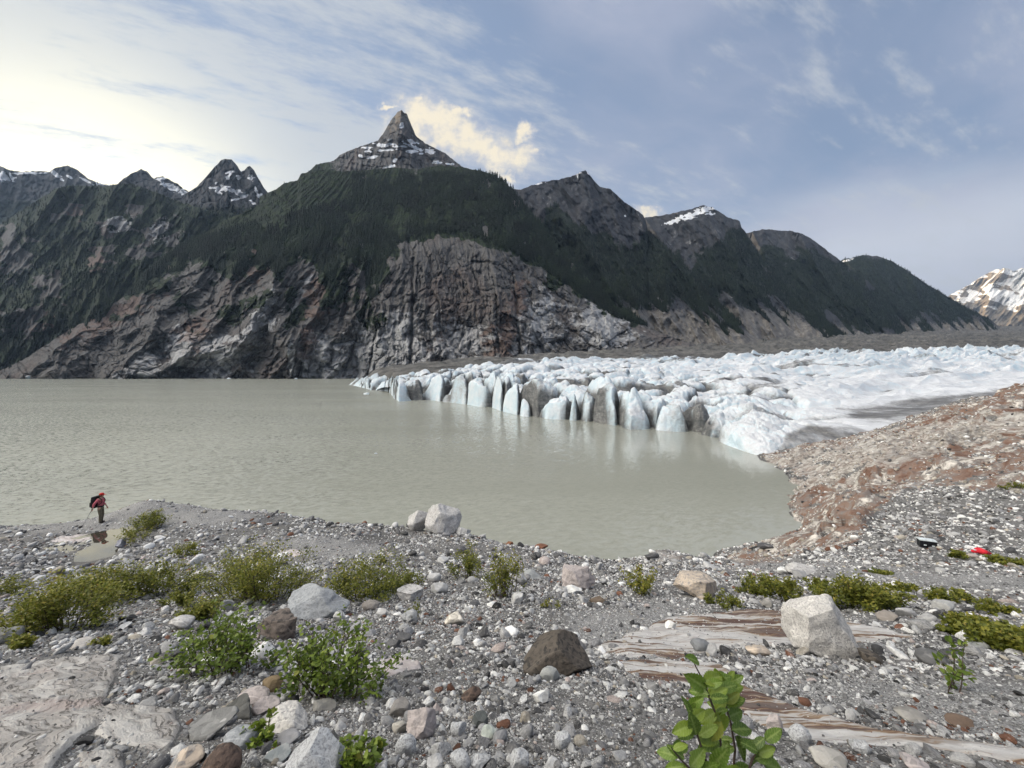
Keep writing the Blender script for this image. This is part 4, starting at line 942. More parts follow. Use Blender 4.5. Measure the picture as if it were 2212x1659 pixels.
bl = sst(ridged((Dm-.3*Xm)*.014, (Xm+.3*Dm)*.005, 3.0, 5), .38, .2)*.5+.5*sst(fbm(Xm*.012, Dm*.02, 14., 4), .22, .5)
tag(mesh_np('moraine', np.stack([Xm, Dm, Hm], -1), grid_faces(nr2, nc2), DEB, dict(black=bl.ravel())), kind='structure')
# ------------------------------------------------------------------ stones
def stone_mat(name, src):
    m, t = new_mat(name)
    tc = t.node('ShaderNodeTexCoord').outputs['Object']
    base = t.attr('col', 'INSTANCER', 'Color') if src == 'inst' else t.node('ShaderNodeObjectInfo').outputs['Color']
    rnd = t.node('ShaderNodeObjectInfo').outputs['Random']
    off = t.vmath('ADD', tc, t.comb(t.math('MULTIPLY', rnd, 37.0), t.math('MULTIPLY', rnd, 11.0), t.math('MULTIPLY', rnd, 5.0)))
    n1 = t.noise(off, 1.6, 5, .6); n2 = t.noise(off, 9, 6, .7); sp = t.vor(off, 16, 'F1', 'Color')
    bw = t.node('ShaderNodeRGBToBW'); t.put(bw.inputs[0], sp)
    lay = t.noise(t.vmath('MULTIPLY', off, (1.2, 1.2, 6.5)), 1.3, 5, .6, .4)
    f = t.math('ADD', t.math('MULTIPLY', t.math('SUBTRACT', n1, .5), .9), t.math('ADD', t.math('MULTIPLY', t.math('SUBTRACT', n2, .5), .9), t.math('MULTIPLY', t.math('SUBTRACT', lay, .5), .7)))
    speck = t.math('MULTIPLY', t.math('SUBTRACT', bw.outputs[0], .5), t.rng(t.math('FRACT', t.math('MULTIPLY', rnd, 7.3)), .35, .75, .05, .75))
    f = t.math('ADD', 1.0, t.math('ADD', f, speck))
    col = t.vmath('MULTIPLY', base, t.comb(f, f, f))
    ink = t.mix(t.math('MULTIPLY', t.rng(lay, .6, .66), .5), col, t.mix(.5, col, (.6, .58, .55)))
    vein = t.math('SUBTRACT', 1.0, t.rng(t.math('ABSOLUTE', t.math('SUBTRACT', n1, .53)), 0, .012))
    ink = t.mix(t.math('MULTIPLY', vein, t.rng(t.math('FRACT', t.math('MULTIPLY', rnd, 3.7)), .6, .8, 0, .5)), ink, (.6, .59, .57))
    h = t.math('ADD', n2, t.math('MULTIPLY', lay, .8))
    return t.fin(ink, .85, t.bump(h, .6, .03 if src == 'inst' else .05))
STONE_I = stone_mat('gravel_stone', 'inst'); STONE_O = stone_mat('loose_stone', 'obj')

def rock_shape(seed, sub=3, cuts=9, rnd=.12, dims=(1, 1, 1), cutd=(.55, .95), planes=None):
    """a unit stone about 1 across: a ball cut by planes, then worn and dented"""
    rr = np.random.default_rng(seed)
    bm = bmesh.new(); bmesh.ops.create_icosphere(bm, subdivisions=sub, radius=1)
    V = np.array([v.co[:] for v in bm.verts]); Fc = np.array([[v.index for v in f.verts] for f in bm.faces]); bm.free()
    pl = [(rr.normal(size=3), rr.uniform(*cutd)) for _ in range(cuts)] + [(np.array(n, float), c) for n, c in (planes or [])]
    for n, c in pl:
        n = n/np.linalg.norm(n)
        e = np.maximum(V@n-c, 0); V = V-e[:, None]*n
    nn = V/np.maximum(np.linalg.norm(V, axis=1), 1e-6)[:, None]
    o = seed*3.3
    V = V+nn*(rnd*fbm(V[:, 0]*1.5+o, V[:, 1]*1.5, V[:, 2]*1.5, 3)+rnd*.35*fbm(V[:, 0]*5+o, V[:, 1]*5, V[:, 2]*5, 3))[:, None]
    V = V-(V.max(0)+V.min(0))/2
    return V/(V.max(0)-V.min(0))*np.array(dims), Fc

# common stones share a few meshes
NV = 16
VARI, VARO = [], []
for i in range(NV):
    ang = i % 6 != 0
    V, Fc = rock_shape(100+i, 3, 11 if ang else 5, .07 if ang else .1, (1, RNG.uniform(.65, .95), RNG.uniform(.45, .78)), (.4, .88) if ang else (.7, 1.0))
    VARO.append(mesh_np('stone', V, Fc, STONE_O, link=False))
    V2, F2 = rock_shape(100+i, 2, 11 if ang else 5, .05, (1, RNG.uniform(.65, .95), RNG.uniform(.5, .8)), (.38, .86) if ang else (.7, 1.0))
    VARI.append(mesh_np('gravel_stone', V2, F2, STONE_I, link=False))

# colour classes of the till: (share, base colour, spread, words)
CLS = [(.35, (.37, .37, .37), .10, 'pale grey'), (.18, (.66, .66, .65), .07, 'white'), (.21, (.2, .2, .205), .06, 'mid grey'), (.16, (.075, .075, .077), .03, 'dark grey'),
       (.025, (.4, .345, .325), .06, 'pinkish'), (.018, (.15, .075, .05), .03, 'rust brown'), (.035, (.34, .31, .26), .06, 'sandy tan')]
# where gravel lies: weights per ground cell
area = np.zeros((NR, NC)); 
area[:-1, :-1] = np.abs((GX[:-1, 1:]-GX[:-1, :-1])*(GD[1:, :-1]-GD[:-1, :-1]))
dd_ = np.hypot(GX, GD)
smin = np.maximum(.005, .0028*dd_**.97)
clump = sst(N2(.55, 21.0, 4)+.35*N2(.12, 4.0, 3), -.5, .45)*.8+.35
SLm = np.clip(SLAB, 0, 1)
wgt = area/smin**2*clump*(1-.93*SLm)*(1-.45*SAND)*(1-.93*BED*sst(GPY, 1260, 1170))*(pdl < .2)*(GZ > WATER+.02)
inview = (np.abs(GX) < 1.62*GD+2.2) & (GD > .2) & (GD < 105)
wgt *= inview
# facing: cells on the back of the ridge count for little
wgt *= np.where((GD < 4) | (GPY < np.minimum.accumulate(np.where(GD > .5, GPY, 9e9), axis=0)+1.5), 1, .06)
NG = 235000
p = (wgt/wgt.sum()).ravel(); idx = RNG.choice(p.size, NG, p=p)
r_, c_ = np.unravel_index(idx, (NR, NC)); r_ = np.minimum(r_, NR-2); c_ = np.minimum(c_, NC-2)
fu, fv = RNG.random(NG), RNG.random(NG)
def bil(A): return (A[r_, c_]*(1-fu)+A[r_, c_+1]*fu)*(1-fv)+(A[r_+1, c_]*(1-fu)+A[r_+1, c_+1]*fu)*fv
sx, sy, sz = bil(GX), bil(GD), bil(GZ)
size = smin[r_, c_]*np.minimum((1-RNG.random(NG)*.9995)**(-1/np.where(sy < 4.5, 2.1, 2.6)), 22)
cap = np.where(sy < 4, .095, np.where(sy < 12, .28, .55))*RNG.uniform(.5, 1, NG)
size = np.minimum(size, cap)*(1-.45*SAND[r_, c_])*np.where(SLm[r_, c_] > .4, .6, 1)
kl = RNG.choice(len(CLS), NG, p=np.array([c[0] for c in CLS])/sum(c[0] for c in CLS))
tint = fbm(sx*.35, sy*.35, 31., 3)
kl = np.where((tint > .42) & (RNG.random(NG) < .12), 5, kl)
kl = np.where((sx > 8) & (sy > 16) & (BED[r_, c_] > .3) & (RNG.random(NG) < .3), 6, kl)
base = np.array([c[1] for c in CLS])[kl]*(1+RNG.normal(0, 1, (NG, 1))*np.array([c[2]/max(c[1]) for c in CLS])[kl][:, None])
base = np.clip(base, .02, .8)
rot = np.stack([RNG.normal(0, .35, NG), RNG.normal(0, .35, NG), RNG.uniform(0, 6.283, NG)], -1)
scl = size[:, None]*np.stack([RNG.uniform(.85, 1.35, NG), RNG.uniform(.8, 1.1, NG), RNG.uniform(.75, 1.15, NG)], -1)
var = RNG.integers(0, NV, NG)
zz = sz+size*RNG.uniform(-.14, .2, NG)

# ---- boulders and stones that can be told apart, one by one
OCC = []
def put_stone(px, py, w, h, colr, label, seed=None, cat='boulder', name='boulder', cuts=8, rnd=.1, rz=None, depth=.75, tilt=(0, 0), planes=None, cutd=(.5, .9), mat=None, sub=4, sink=.12, hs=1.0):
    lim = 26 if px < 1500 else 70
    for dy in range(0, 60, 2):
        p = hit(px, py-h*.16+dy)
        if p is not None and p.y < lim: break
    d = p.y
    th = math.atan2(py-HY, F)
    W = w*d/F; Dp = W*depth
    Hh = max((h*d/F*(1.0) - Dp*math.sin(th)*.42)/max(math.cos(th), .5), .32*W)*hs*.97
    seed = seed if seed is not None else int(px*7+py)
    V, Fc = rock_shape(seed, sub, cuts, rnd, (W, Dp, Hh), cutd, planes)
    o = mesh_np(name, V, Fc, mat or STONE_O)
    n_ = drop_to(p.x, p.y)
    o.location = (p.x, p.y+.05*Dp, n_.z+Hh*(.5-sink)); o.rotation_euler = (R(tilt[0]), R(tilt[1]), R(rz) if rz is not None else 0)
    o.color = (*colr, 1)
    tag(o, label, cat)
    OCC.append((p.x, p.y+.05*Dp, W*.5, Dp*.5))
    return o

PG, WH, MG, DG, BG = (.42, .42, .42), (.64, .64, .62), (.26, .26, .265), (.09, .09, .095), (.36, .37, .39)
def granite(name, base, dark, spots, patches=None):
    m, t = new_mat(name)
    tc = t.node('ShaderNodeTexCoord').outputs['Object']
    n1 = t.noise(tc, spots*.12, 5, .6); n2 = t.noise(tc, spots, 5, .75); v = t.vor(tc, spots*1.3, 'F1', 'Color')
    bw = t.node('ShaderNodeRGBToBW'); t.put(bw.inputs[0], v)
    c = t.mix(t.rng(t.math('ADD', t.math('MULTIPLY', n2, .6), t.math('MULTIPLY', bw.outputs[0], .4)), .33, .56), dark, base)
    c = t.mix(t.math('MULTIPLY', t.rng(n1, .42, .62), .35), c, tuple(x*.62 for x in base))
    vein = t.math('SUBTRACT', 1.0, t.rng(t.math('ABSOLUTE', t.math('SUBTRACT', t.noise(tc, spots*.05, 2), .52)), 0, .01))
    c = t.mix(t.math('MULTIPLY', vein, .6), c, tuple(min(.8, x*1.35) for x in base))
    big = t.noise(tc, 3.0, 6, .65)
    return t.fin(c, .85, t.bump(t.math('ADD', t.math('MULTIPLY', n2, .25), big), .8, .06))
GR_W = granite('white_granite', (.6, .58, .55), (.34, .33, .32), 60)
GR_B = granite('blue_grey_rock', (.33, .345, .36), (.23, .24, .25), 34)
GR_D = granite('dark_brown_rock', (.105, .09, .075), (.04, .037, .035), 26)
GR_S = granite('speckled_granite', (.56, .57, .58), (.3, .305, .315), 120)
GR_P = granite('pale_shore_rock', (.5, .49, .48), (.3, .29, .28), 18)
GR_O = granite('ochre_stained_rock', (.5, .42, .34), (.27, .26, .25), 22)
GR_V = granite('veined_dark_rock', (.15, .125, .11), (.05, .045, .042), 16)
GR_R = granite('rust_red_rock', (.12, .085, .068), (.06, .046, .04), 24)
GR_K = granite('pinkish_rock', (.44, .39, .375), (.3, .275, .265), 30)

put_stone(957, 1148, 78, 70, PG, 'largest pale boulder on the rim above the water, cracked and blocky', 3, mat=GR_P, cuts=7, planes=[((0, 0, -1), .75), ((-.6, -.5, .6), .72), ((.7, -.5, .35), .7), ((.2, -.9, .3), .75)], sink=.04, depth=.8, sub=5)
put_stone(903, 1147, 50, 48, PG, 'pointed pale boulder leaning against the largest one on the rim', 12, mat=GR_P, cuts=7, planes=[((-.8, -.3, .5), .5), ((.6, -.6, .5), .6)], sink=.05, depth=.8)
put_stone(1001, 1153, 32, 20, PG, 'low pale stone just beyond the largest boulder on the rim', 15, cat='stone', name='stone')
put_stone(682, 1342, 140, 76, BG, 'big blue-grey boulder sloping to one side among the leafy bushes', 8, mat=GR_B, cuts=5, planes=[((-.62, -.2, .75), .5), ((.75, -.2, .55), .68), ((.1, -.85, .5), .62), ((0, .2, 1), .8)], sink=.12, depth=.7, sub=5)
put_stone(601, 1388, 86, 62, (.12, .1, .09), 'dark brown boulder with white veins below the big blue-grey one', 23, mat=GR_V, cuts=7, planes=[((-.3, -.8, .2), .55), ((.6, -.6, .1), .6), ((0, 0, 1), .7)], depth=.8, sub=5)
put_stone(734, 1346, 26, 28, WH, 'small white upright stone at the foot of the big blue-grey boulder', 31, cat='stone', name='stone')
put_stone(1203, 1462, 150, 92, (.1, .09, .08), 'smooth dark brown boulder sitting on the near gravel', 44, mat=GR_D, cuts=7, rnd=.05, planes=[((-.65, -.25, .6), .55), ((.8, -.25, .55), .5), ((0, -.9, .3), .6), ((.3, -.7, .6), .66)], cutd=(.6, .92), sink=.12, depth=.7, sub=5)
put_stone(1188, 1474, 46, 36, (.33, .34, .33), 'small grey angular stone leaning on the dark brown boulder', 47, cat='stone', name='stone', cuts=9)
put_stone(1776, 1428, 128, 122, (.6, .57, .53), 'big white granite boulder standing upright on the streaked bedrock', 5, mat=GR_W, cuts=3, cutd=(.8, 1), rnd=.1, planes=[((.42, .82, .3), .6), ((-.99, -.1, .08), .6), ((-.15, -.96, .1), .5), ((.84, -.4, .46), .55), ((-.42, .05, 1), .6), ((-.8, -.1, .6), .72), ((.3, -.2, 1), .74), ((.95, -.1, .15), .72), ((-.3, -.15, -1), .7), ((.1, 0, -1), .72)], sink=.03, depth=.72, sub=5, hs=1.02)
put_stone(1250, 1280, 76, 56, (.46, .42, .4), 'large pinkish-grey blocky boulder beside the gravel saddle', 52, mat=GR_K, cuts=6, planes=[((0, 0, 1), .6), ((-.4, -.8, .3), .6), ((.8, -.4, .2), .62)], depth=.75, sub=5)
put_stone(1238, 1284, 40, 20, WH, 'white rounded stone in front of the pinkish-grey boulder', 55, cat='stone', name='stone')
put_stone(1506, 1297, 92, 56, (.46, .4, .33), 'ochre-stained wedge boulder near the small gravel hump', 58, mat=GR_O, cuts=3, planes=[((0, .1, 1), .5), ((-.35, -.8, .1), .6), ((.75, -.5, .0), .6), ((-.8, .1, .4), .7), ((.5, 0, .8), .62)], sink=.06, depth=.75, sub=5, rz=-8)
put_stone(1731, 1243, 60, 27, PG, 'pale rounded boulder at the end of the rusty shore', 61, mat=GR_P)
put_stone(1691, 1242, 22, 17, WH, 'white round stone next to the pale rounded boulder', 62, cat='stone', name='stone')
put_stone(1653, 1186, 32, 14, DG, 'dark grey boulder right at the water in the corner of the bay', 63)
put_stone(676, 1700, 120, 96, (.55, .56, .58), 'big speckled granite boulder cut off by the bottom edge', 71, mat=GR_S, cuts=4, rnd=.07, planes=[((-.7, -.2, .65), .5), ((.6, -.3, .7), .5), ((0, -.9, .4), .6), ((.95, 0, .2), .72)], cutd=(.8, 1), depth=.7, sub=5, sink=.08)
put_stone(475, 1696, 86, 74, (.15, .085, .06), 'rounded rust-brown boulder at the bottom edge', 72, mat=GR_R, cuts=4, cutd=(.75, 1), rnd=.08, sub=5)
put_stone(616, 1582, 98, 46, WH, 'flat white angular boulder between the slate and the speckled granite', 73, mat=GR_W, cuts=8, planes=[((0, 0, 1), .55)], sub=5)
put_stone(518, 1558, 76, 46, (.09, .09, .085), 'dark slate slab tilted beside the pinkish stones', 74, cuts=5, planes=[((.3, -.3, 1), .35), ((0, -1, .1), .5)], tilt=(12, -20), sub=4, cat='stone', name='stone')
put_stone(546, 1520, 68, 32, (.42, .35, .34), 'rounded pinkish stone behind the dark slate', 75, mat=GR_K, cuts=3, cutd=(.75, 1), cat='stone', name='stone')
put_stone(575, 1548, 56, 38, (.36, .32, .32), 'second pinkish stone, between the slate and the flat white boulder', 76, mat=GR_K, cuts=7, cat='stone', name='stone')
put_stone(452, 1594, 104, 26, (.2, .2, .195), 'long flat olive-grey stone at the edge of the pale bedrock slab', 77, cuts=4, planes=[((0, 0, 1), .4)], tilt=(0, -10), cat='stone', name='stone')
put_stone(522, 1618, 78, 44, (.31, .33, .36), 'bluish grey stone above the rust-brown boulder', 78, mat=GR_B, cat='stone', name='stone')
put_stone(398, 1680, 82, 56, (.4, .37, .32), 'beige and grey pointed stone at the bottom edge by the rust-brown one', 79, mat=GR_O, cuts=7, tilt=(0, -18), cat='stone', name='stone')
put_stone(620, 1608, 56, 26, (.3, .3, .31), 'flat grey stone below the flat white boulder', 80, tilt=(0, -8), cat='stone', name='stone')
put_stone(597, 1645, 60, 28, (.2, .22, .225), 'flat greenish-grey stone beside the speckled granite', 81, tilt=(0, -14), cat='stone', name='stone')
put_stone(586, 1496, 46, 32, (.2, .15, .09), 'ochre-brown stone at the foot of the tall leafy bush', 82, cat='stone', name='stone')
put_stone(700, 1536, 54, 22, (.22, .215, .2), 'flat olive stone just below the tall leafy bush', 83, cat='stone', name='stone')
put_stone(866, 1362+186, 44, 32, (.2, .19, .18), 'dark squarish block on the gravel, lying among small pebbles', 84, cuts=6, planes=[((0, 0, 1), .5), ((0, -1, 0), .55)], cat='stone', name='stone')
put_stone(908, 1603, 64, 64, (.52, .43, .41), 'pink and white veined stone with a dark grey side', 85, mat=GR_K, cuts=7, planes=[((-.3, -.6, .7), .5), ((.9, -.3, .1), .5)], cat='stone', name='stone', sub=5)
put_stone(876, 1634, 46, 42, PG, 'round speckled grey stone below the pink and white one', 86, mat=GR_S, cuts=3, cutd=(.8, 1), cat='stone', name='stone')
put_stone(1018, 1519, 44, 32, (.24, .085, .045), 'bright rust-red stone on the near gravel', 87, mat=GR_R, cat='stone', name='stone')
put_stone(864, 1587, 36, 30, (.4, .38, .34), 'beige stone beside the pink and white one', 88, cat='stone', name='stone')
put_stone(1038, 1574, 34, 32, (.1, .11, .11), 'dark slate chip standing on edge amid the pebbles', 89, cat='stone', name='stone', tilt=(0, 25))
put_stone(990, 1592, 36, 32, PG, 'cubic speckled stone beside the standing slate chip', 90, mat=GR_S, cuts=7, cat='stone', name='stone')
put_stone(1056, 1597, 36, 26, (.33, .36, .33), 'greenish grey striped stone below the slate chip', 91, cat='stone', name='stone', tilt=(10, -12))
put_stone(994, 1664, 46, 38, WH, 'white angular stone at the bottom edge, centre of the pebbles', 92, mat=GR_S, cat='stone', name='stone')
put_stone(1036, 1660, 50, 32, (.35, .37, .4), 'long speckled stone lying slanted at the bottom edge', 93, mat=GR_S, cat='stone', name='stone', tilt=(0, -28))
put_stone(1122, 1664, 42, 40, (.44, .47, .53), 'blue speckled stone at the bottom edge', 94, mat=GR_S, cat='stone', name='stone')
put_stone(1216, 1624, 36, 36, WH, 'white speckled cobble with rounded corners near the bottom edge', 95, mat=GR_S, cuts=4, cat='stone', name='stone')
put_stone(940, 1662, 36, 30, PG, 'grey pointed cobble at the bottom edge next to the white angular stone', 96, cat='stone', name='stone')
put_stone(1168, 1523, 36, 28, WH, 'white triangular stone on the fine dark gravel', 97, cuts=9, cat='stone', name='stone')
put_stone(1104, 1373, 36, 19, (.68, .68, .67), 'bright white stone up the slope from the dark brown boulder', 98, cat='stone', name='stone')
put_stone(982, 1352, 44, 27, (.58, .54, .47), 'cream-white lumpy stone on the mid slope', 99, cat='stone', name='stone')
put_stone(885, 1302, 56, 34, (.34, .34, .34), 'squared grey block beside the wide green bush', 101, mat=GR_P, cuts=4, planes=[((0, 0, 1), .45), ((-.4, -.9, 0), .55), ((.8, -.5, 0), .6)], cat='stone', name='stone', sub=5)
put_stone(885, 1345, 36, 28, (.3, .31, .32), 'grey pyramid-shaped stone below the squared block', 102, cuts=8, cat='stone', name='stone')
put_stone(948, 1285, 40, 28, PG, 'pale stone with a sharp ridge uphill of the squared block', 103, cat='stone', name='stone')
put_stone(938, 1259, 30, 21, PG, 'rounded pale stone above the sharp-ridged one', 104, cuts=4, cat='stone', name='stone')
put_stone(993, 1196, 32, 18, DG, 'dark grey flat stone near the rim', 105, cat='stone', name='stone')
put_stone(1150, 1252, 38, 22, (.3, .31, .31), 'grey slab-like stone on the slope by the pinkish-grey boulder', 106, cat='stone', name='stone')
put_stone(1118, 1308, 28, 27, PG, 'pale upright stone below the narrow bush', 107, cat='stone', name='stone')
put_stone(1122, 1264, 32, 26, (.4, .4, .4), 'leaning grey stone behind the narrow bush', 108, cat='stone', name='stone')
put_stone(1290, 1304, 36, 18, (.13, .1, .075), 'dark brown stone below the pinkish-grey boulder', 109, cat='stone', name='stone')
put_stone(1170, 1187, 30, 11, (.17, .08, .05), 'rust-brown stone on the crest against the water', 110, cat='stone', name='stone')
put_stone(1101, 1176, 16, 11, (.19, .09, .05), 'small round rust stone on the crest against the water', 111, cat='stone', name='stone')
put_stone(800, 1321, 36, 24, (.25, .23, .21), 'brownish-grey round stone beside the big blue-grey boulder', 112, cuts=3, cat='stone', name='stone')
put_stone(825, 1336, 24, 22, PG, 'pale stone next to the brownish-grey round one', 113, cat='stone', name='stone')
put_stone(391, 1364, 50, 34, (.43, .42, .4), 'pale smooth boulder standing alone between the leafy bushes', 114, mat=GR_P, cuts=4, sub=4)
put_stone(177, 1402, 52, 24, (.4, .38, .36), 'pale wedge-shaped stone on the gravel above the bedrock slab', 115, cat='stone', name='stone')
put_stone(438, 1258, 54, 32, (.4, .42, .4), 'pointed grey slab half behind the bushes', 116, mat=GR_P, cuts=6, planes=[((-.6, 0, .8), .5)])
put_stone(259, 1188, 21, 23, (.24, .25, .3), 'bluish stone standing at the edge of the puddle', 117, cat='stone', name='stone')
put_stone(10, 1392, 60, 40, (.3, .3, .29), 'large grey block at the side edge below the long bush', 118, cuts=6)
put_stone(495, 1322, 26, 28, (.25, .26, .27), 'upright grey slab stone in front of the round thicket', 119, cat='stone', name='stone')
put_stone(530, 1312, 34, 16, PG, 'pale tilted flake in front of the round thicket', 120, cat='stone', name='stone', tilt=(0, -25))
put_stone(1449, 1361, 24, 19, WH, 'white round stone lying on the streaked bedrock', 121, cat='stone', name='stone', sink=.02)
put_stone(1515, 1408, 40, 28, (.22, .23, .24), 'dark grey stone at the lower edge of the streaked bedrock', 122, cat='stone', name='stone')
put_stone(1659, 1314, 26, 20, (.3, .29, .27), 'grey stone behind the streaked bedrock', 123, cat='stone', name='stone')
put_stone(1637, 1418, 50, 28, (.27, .19, .1), 'brown and yellow striped stone beside the white granite boulder', 124, mat=GR_O, tilt=(0, 14), cat='stone', name='stone').color = (.3, .2, .1, 1)
put_stone(1888, 1438, 56, 30, (.12, .085, .06), 'dark brown block in the lee of the white granite boulder', 125, mat=GR_D, tilt=(0, 16), cat='stone', name='stone')
put_stone(2042, 1328, 44, 30, (.36, .36, .35), 'grey pointed stone beyond the white granite boulder', 126, cuts=8, cat='stone', name='stone')
put_stone(1916, 1342, 50, 22, (.28, .25, .22), 'brownish half-buried stone behind the white granite boulder', 127, cat='stone', name='stone')
put_stone(2114, 1407, 46, 26, (.28, .29, .29), 'grey stone by the lowest green mat', 128, cat='stone', name='stone')
put_stone(2017, 1432, 66, 20, (.12, .12, .12), 'dark low stone behind the thin sapling', 129, cat='stone', name='stone')
put_stone(1974, 1560, 56, 26, (.28, .27, .25), 'smooth grey stone on the fine gravel above the long slab', 130, cuts=3, cat='stone', name='stone')
put_stone(2077, 1572, 52, 22, (.14, .1, .075), 'brown stone on the fine gravel above the long slab', 131, cat='stone', name='stone')
put_stone(1729, 1610, 44, 38, (.55, .55, .54), 'round pale cobble below the long slab', 132, mat=GR_S, cuts=2, cutd=(.85, 1), cat='stone', name='stone')
put_stone(1796, 1656, 76, 34, (.26, .25, .23), 'wide striped grey stone at the bottom edge', 133, cat='stone', name='stone')
put_stone(1859, 1630, 44, 32, (.34, .38, .42), 'blue-grey speckled stone near the bottom edge', 134, mat=GR_S, cat='stone', name='stone')
put_stone(1978, 1664, 60, 28, (.6, .53, .5), 'white-pink flat stone at the bottom edge', 135, mat=GR_K, tilt=(0, 14), cat='stone', name='stone')
put_stone(1560, 1640, 60, 40, (.33, .33, .34), 'grey stone half hidden by the broad-leaved sapling', 136, cat='stone', name='stone')
put_stone(1672, 1592, 34, 42, (.5, .43, .4), 'pink pointed stone just behind the broad-leaved sapling', 137, mat=GR_K, cuts=8, cat='stone', name='stone')

# ---- the common stones: the 300 that show largest are things of their own, the rest is gravel
ppx, ppy = CX+F*sx/sy, HY-F*zz/sy
cand = np.where((ppx > 8) & (ppx < 2204) & (ppy < 1645) & (size > .02))[0]
cand = cand[np.argsort(-(size/sy)[cand])]
big, taken = [], np.zeros(NG, bool)
def blocked(x, y, r):
    for ox, oy, ow, od in OCC:
        if ((x-ox)/(ow+r*.8))**2+((y-oy)/(od+r*.8))**2 < 1: return True
    return False
bx_, by_, br_ = [], [], []
for i in cand[:5000]:
    if len(big) >= 285: break
    if blocked(sx[i], sy[i], size[i]*.5): taken[i] = True; continue
    if bx_:
        q = (np.array(bx_)-sx[i])**2+(np.array(by_)-sy[i])**2 < ((np.array(br_)+size[i])*.5)**2
        if q.any(): taken[i] = True; continue
    tgt = Vector((sx[i], sy[i], zz[i]+size[i]*.25)); L = tgt.length
    h_ = BVH.ray_cast(Vector((0, 0, 0)), tgt.normalized(), L-size[i]*.5)
    if h_[0] is not None: continue
    big.append(i); taken[i] = True; bx_.append(sx[i]); by_.append(sy[i]); br_.append(size[i])
def zone(px, py, d):
    if d < 3.6: return 'on the near gravel'
    if px > 1560 and d > 13: return 'on the stony shore slope above the bay'
    if d > 13: return 'along the moraine rim above the lake'
    return 'on the middle of the gravel slope'
for i in big:
    o = bpy.data.objects.new('stone', VARO[var[i]]); COL.objects.link(o)
    o.location = (sx[i], sy[i], zz[i]+.08*size[i]); o.rotation_euler = rot[i]; o.scale = scl[i]*1.05; o.color = (*base[i], 1)
    zn = zone(ppx[i], ppy[i], sy[i]); wd = CLS[kl[i]][3]
    tag(o, f'{wd} loose stone lying {zn}', 'stone', f'{wd} stones {zn}')
keep = ~taken
for ox, oy, ow, od in OCC:
    keep &= ~(((sx-ox)/(ow*.8))**2+((sy-oy)/(od*.8))**2 < 1)
gi = np.where(keep)[0]
lib = bpy.data.collections.new('gravel_shapes')
for i, me in enumerate(VARI):
    lib.objects.link(bpy.data.objects.new(f'gravel_shape_{i:02d}', me))
me = bpy.data.meshes.new('gravel'); me.vertices.add(len(gi))
me.vertices.foreach_set('co', np.stack([sx, sy, zz], -1)[gi].astype(np.float32).ravel())
me.attributes.new('rot', 'FLOAT_VECTOR', 'POINT').data.foreach_set('vector', rot[gi].astype(np.float32).ravel())
me.attributes.new('scl', 'FLOAT_VECTOR', 'POINT').data.foreach_set('vector', scl[gi].astype(np.float32).ravel())
me.attributes.new('idx', 'INT', 'POINT').data.foreach_set('value', var[gi].astype(np.int32))
me.attributes.new('col', 'FLOAT_COLOR', 'POINT').data.foreach_set('color', np.concatenate([base[gi], np.ones((len(gi), 1))], 1).astype(np.float32).ravel())
gro = bpy.data.objects.new('gravel', me); COL.objects.link(gro); tag(gro, kind='stuff')
ng = bpy.data.node_groups.new('gravel_scatter', 'GeometryNodeTree')
ng.interface.new_socket('Geometry', in_out='INPUT', socket_type='NodeSocketGeometry'); ng.interface.new_socket('Geometry', in_out='OUTPUT', socket_type='NodeSocketGeometry')
gin, gout = ng.nodes.new('NodeGroupInput'), ng.nodes.new('NodeGroupOutput')
iop = ng.nodes.new('GeometryNodeInstanceOnPoints'); ci = ng.nodes.new('GeometryNodeCollectionInfo')
ci.inputs['Collection'].default_value = lib; ci.inputs['Separate Children'].default_value = True; ci.inputs['Reset Children'].default_value = True
def named(nm, ty):
    n = ng.nodes.new('GeometryNodeInputNamedAttribute'); n.data_type = ty; n.inputs['Name'].default_value = nm; return n.outputs['Attribute']
ng.links.new(gin.outputs[0], iop.inputs['Points']); ng.links.new(ci.outputs[0], iop.inputs['Instance'])
iop.inputs['Pick Instance'].default_value = True
ng.links.new(named('idx', 'INT'), iop.inputs['Instance Index']); ng.links.new(named('rot', 'FLOAT_VECTOR'), iop.inputs['Rotation']); ng.links.new(named('scl', 'FLOAT_VECTOR'), iop.inputs['Scale'])
ng.links.new(iop.outputs[0], gout.inputs[0])
gro.modifiers.new('scatter', 'NODES').node_group = ng
# ------------------------------------------------------------------ plants
def leaf_mat(name, stops):
    m, t = new_mat(name)
    a = t.attr('tone')
    c = t.ramp(a, stops)
    tr = t.node('ShaderNodeBsdfTranslucent'); t.put(tr.inputs[0], t.mix(.5, c, (.14, .2, .02)))
    mx = t.node('ShaderNodeMixShader'); mx.inputs[0].default_value = .33
    t.fin(c, .55); t.p.inputs['Specular IOR Level'].default_value = .4
    t.l.new(t.p.outputs[0], mx.inputs[1]); t.l.new(tr.outputs[0], mx.inputs[2]); t.l.new(mx.outputs[0], t.out.inputs[0])
    return m
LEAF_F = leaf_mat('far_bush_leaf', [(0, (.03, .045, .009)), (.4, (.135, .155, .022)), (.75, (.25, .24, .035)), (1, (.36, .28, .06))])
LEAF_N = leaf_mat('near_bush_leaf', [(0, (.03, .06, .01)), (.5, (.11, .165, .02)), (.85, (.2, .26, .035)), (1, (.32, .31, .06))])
TWIG = plain('twig_bark', (.07, .05, .04), .9)

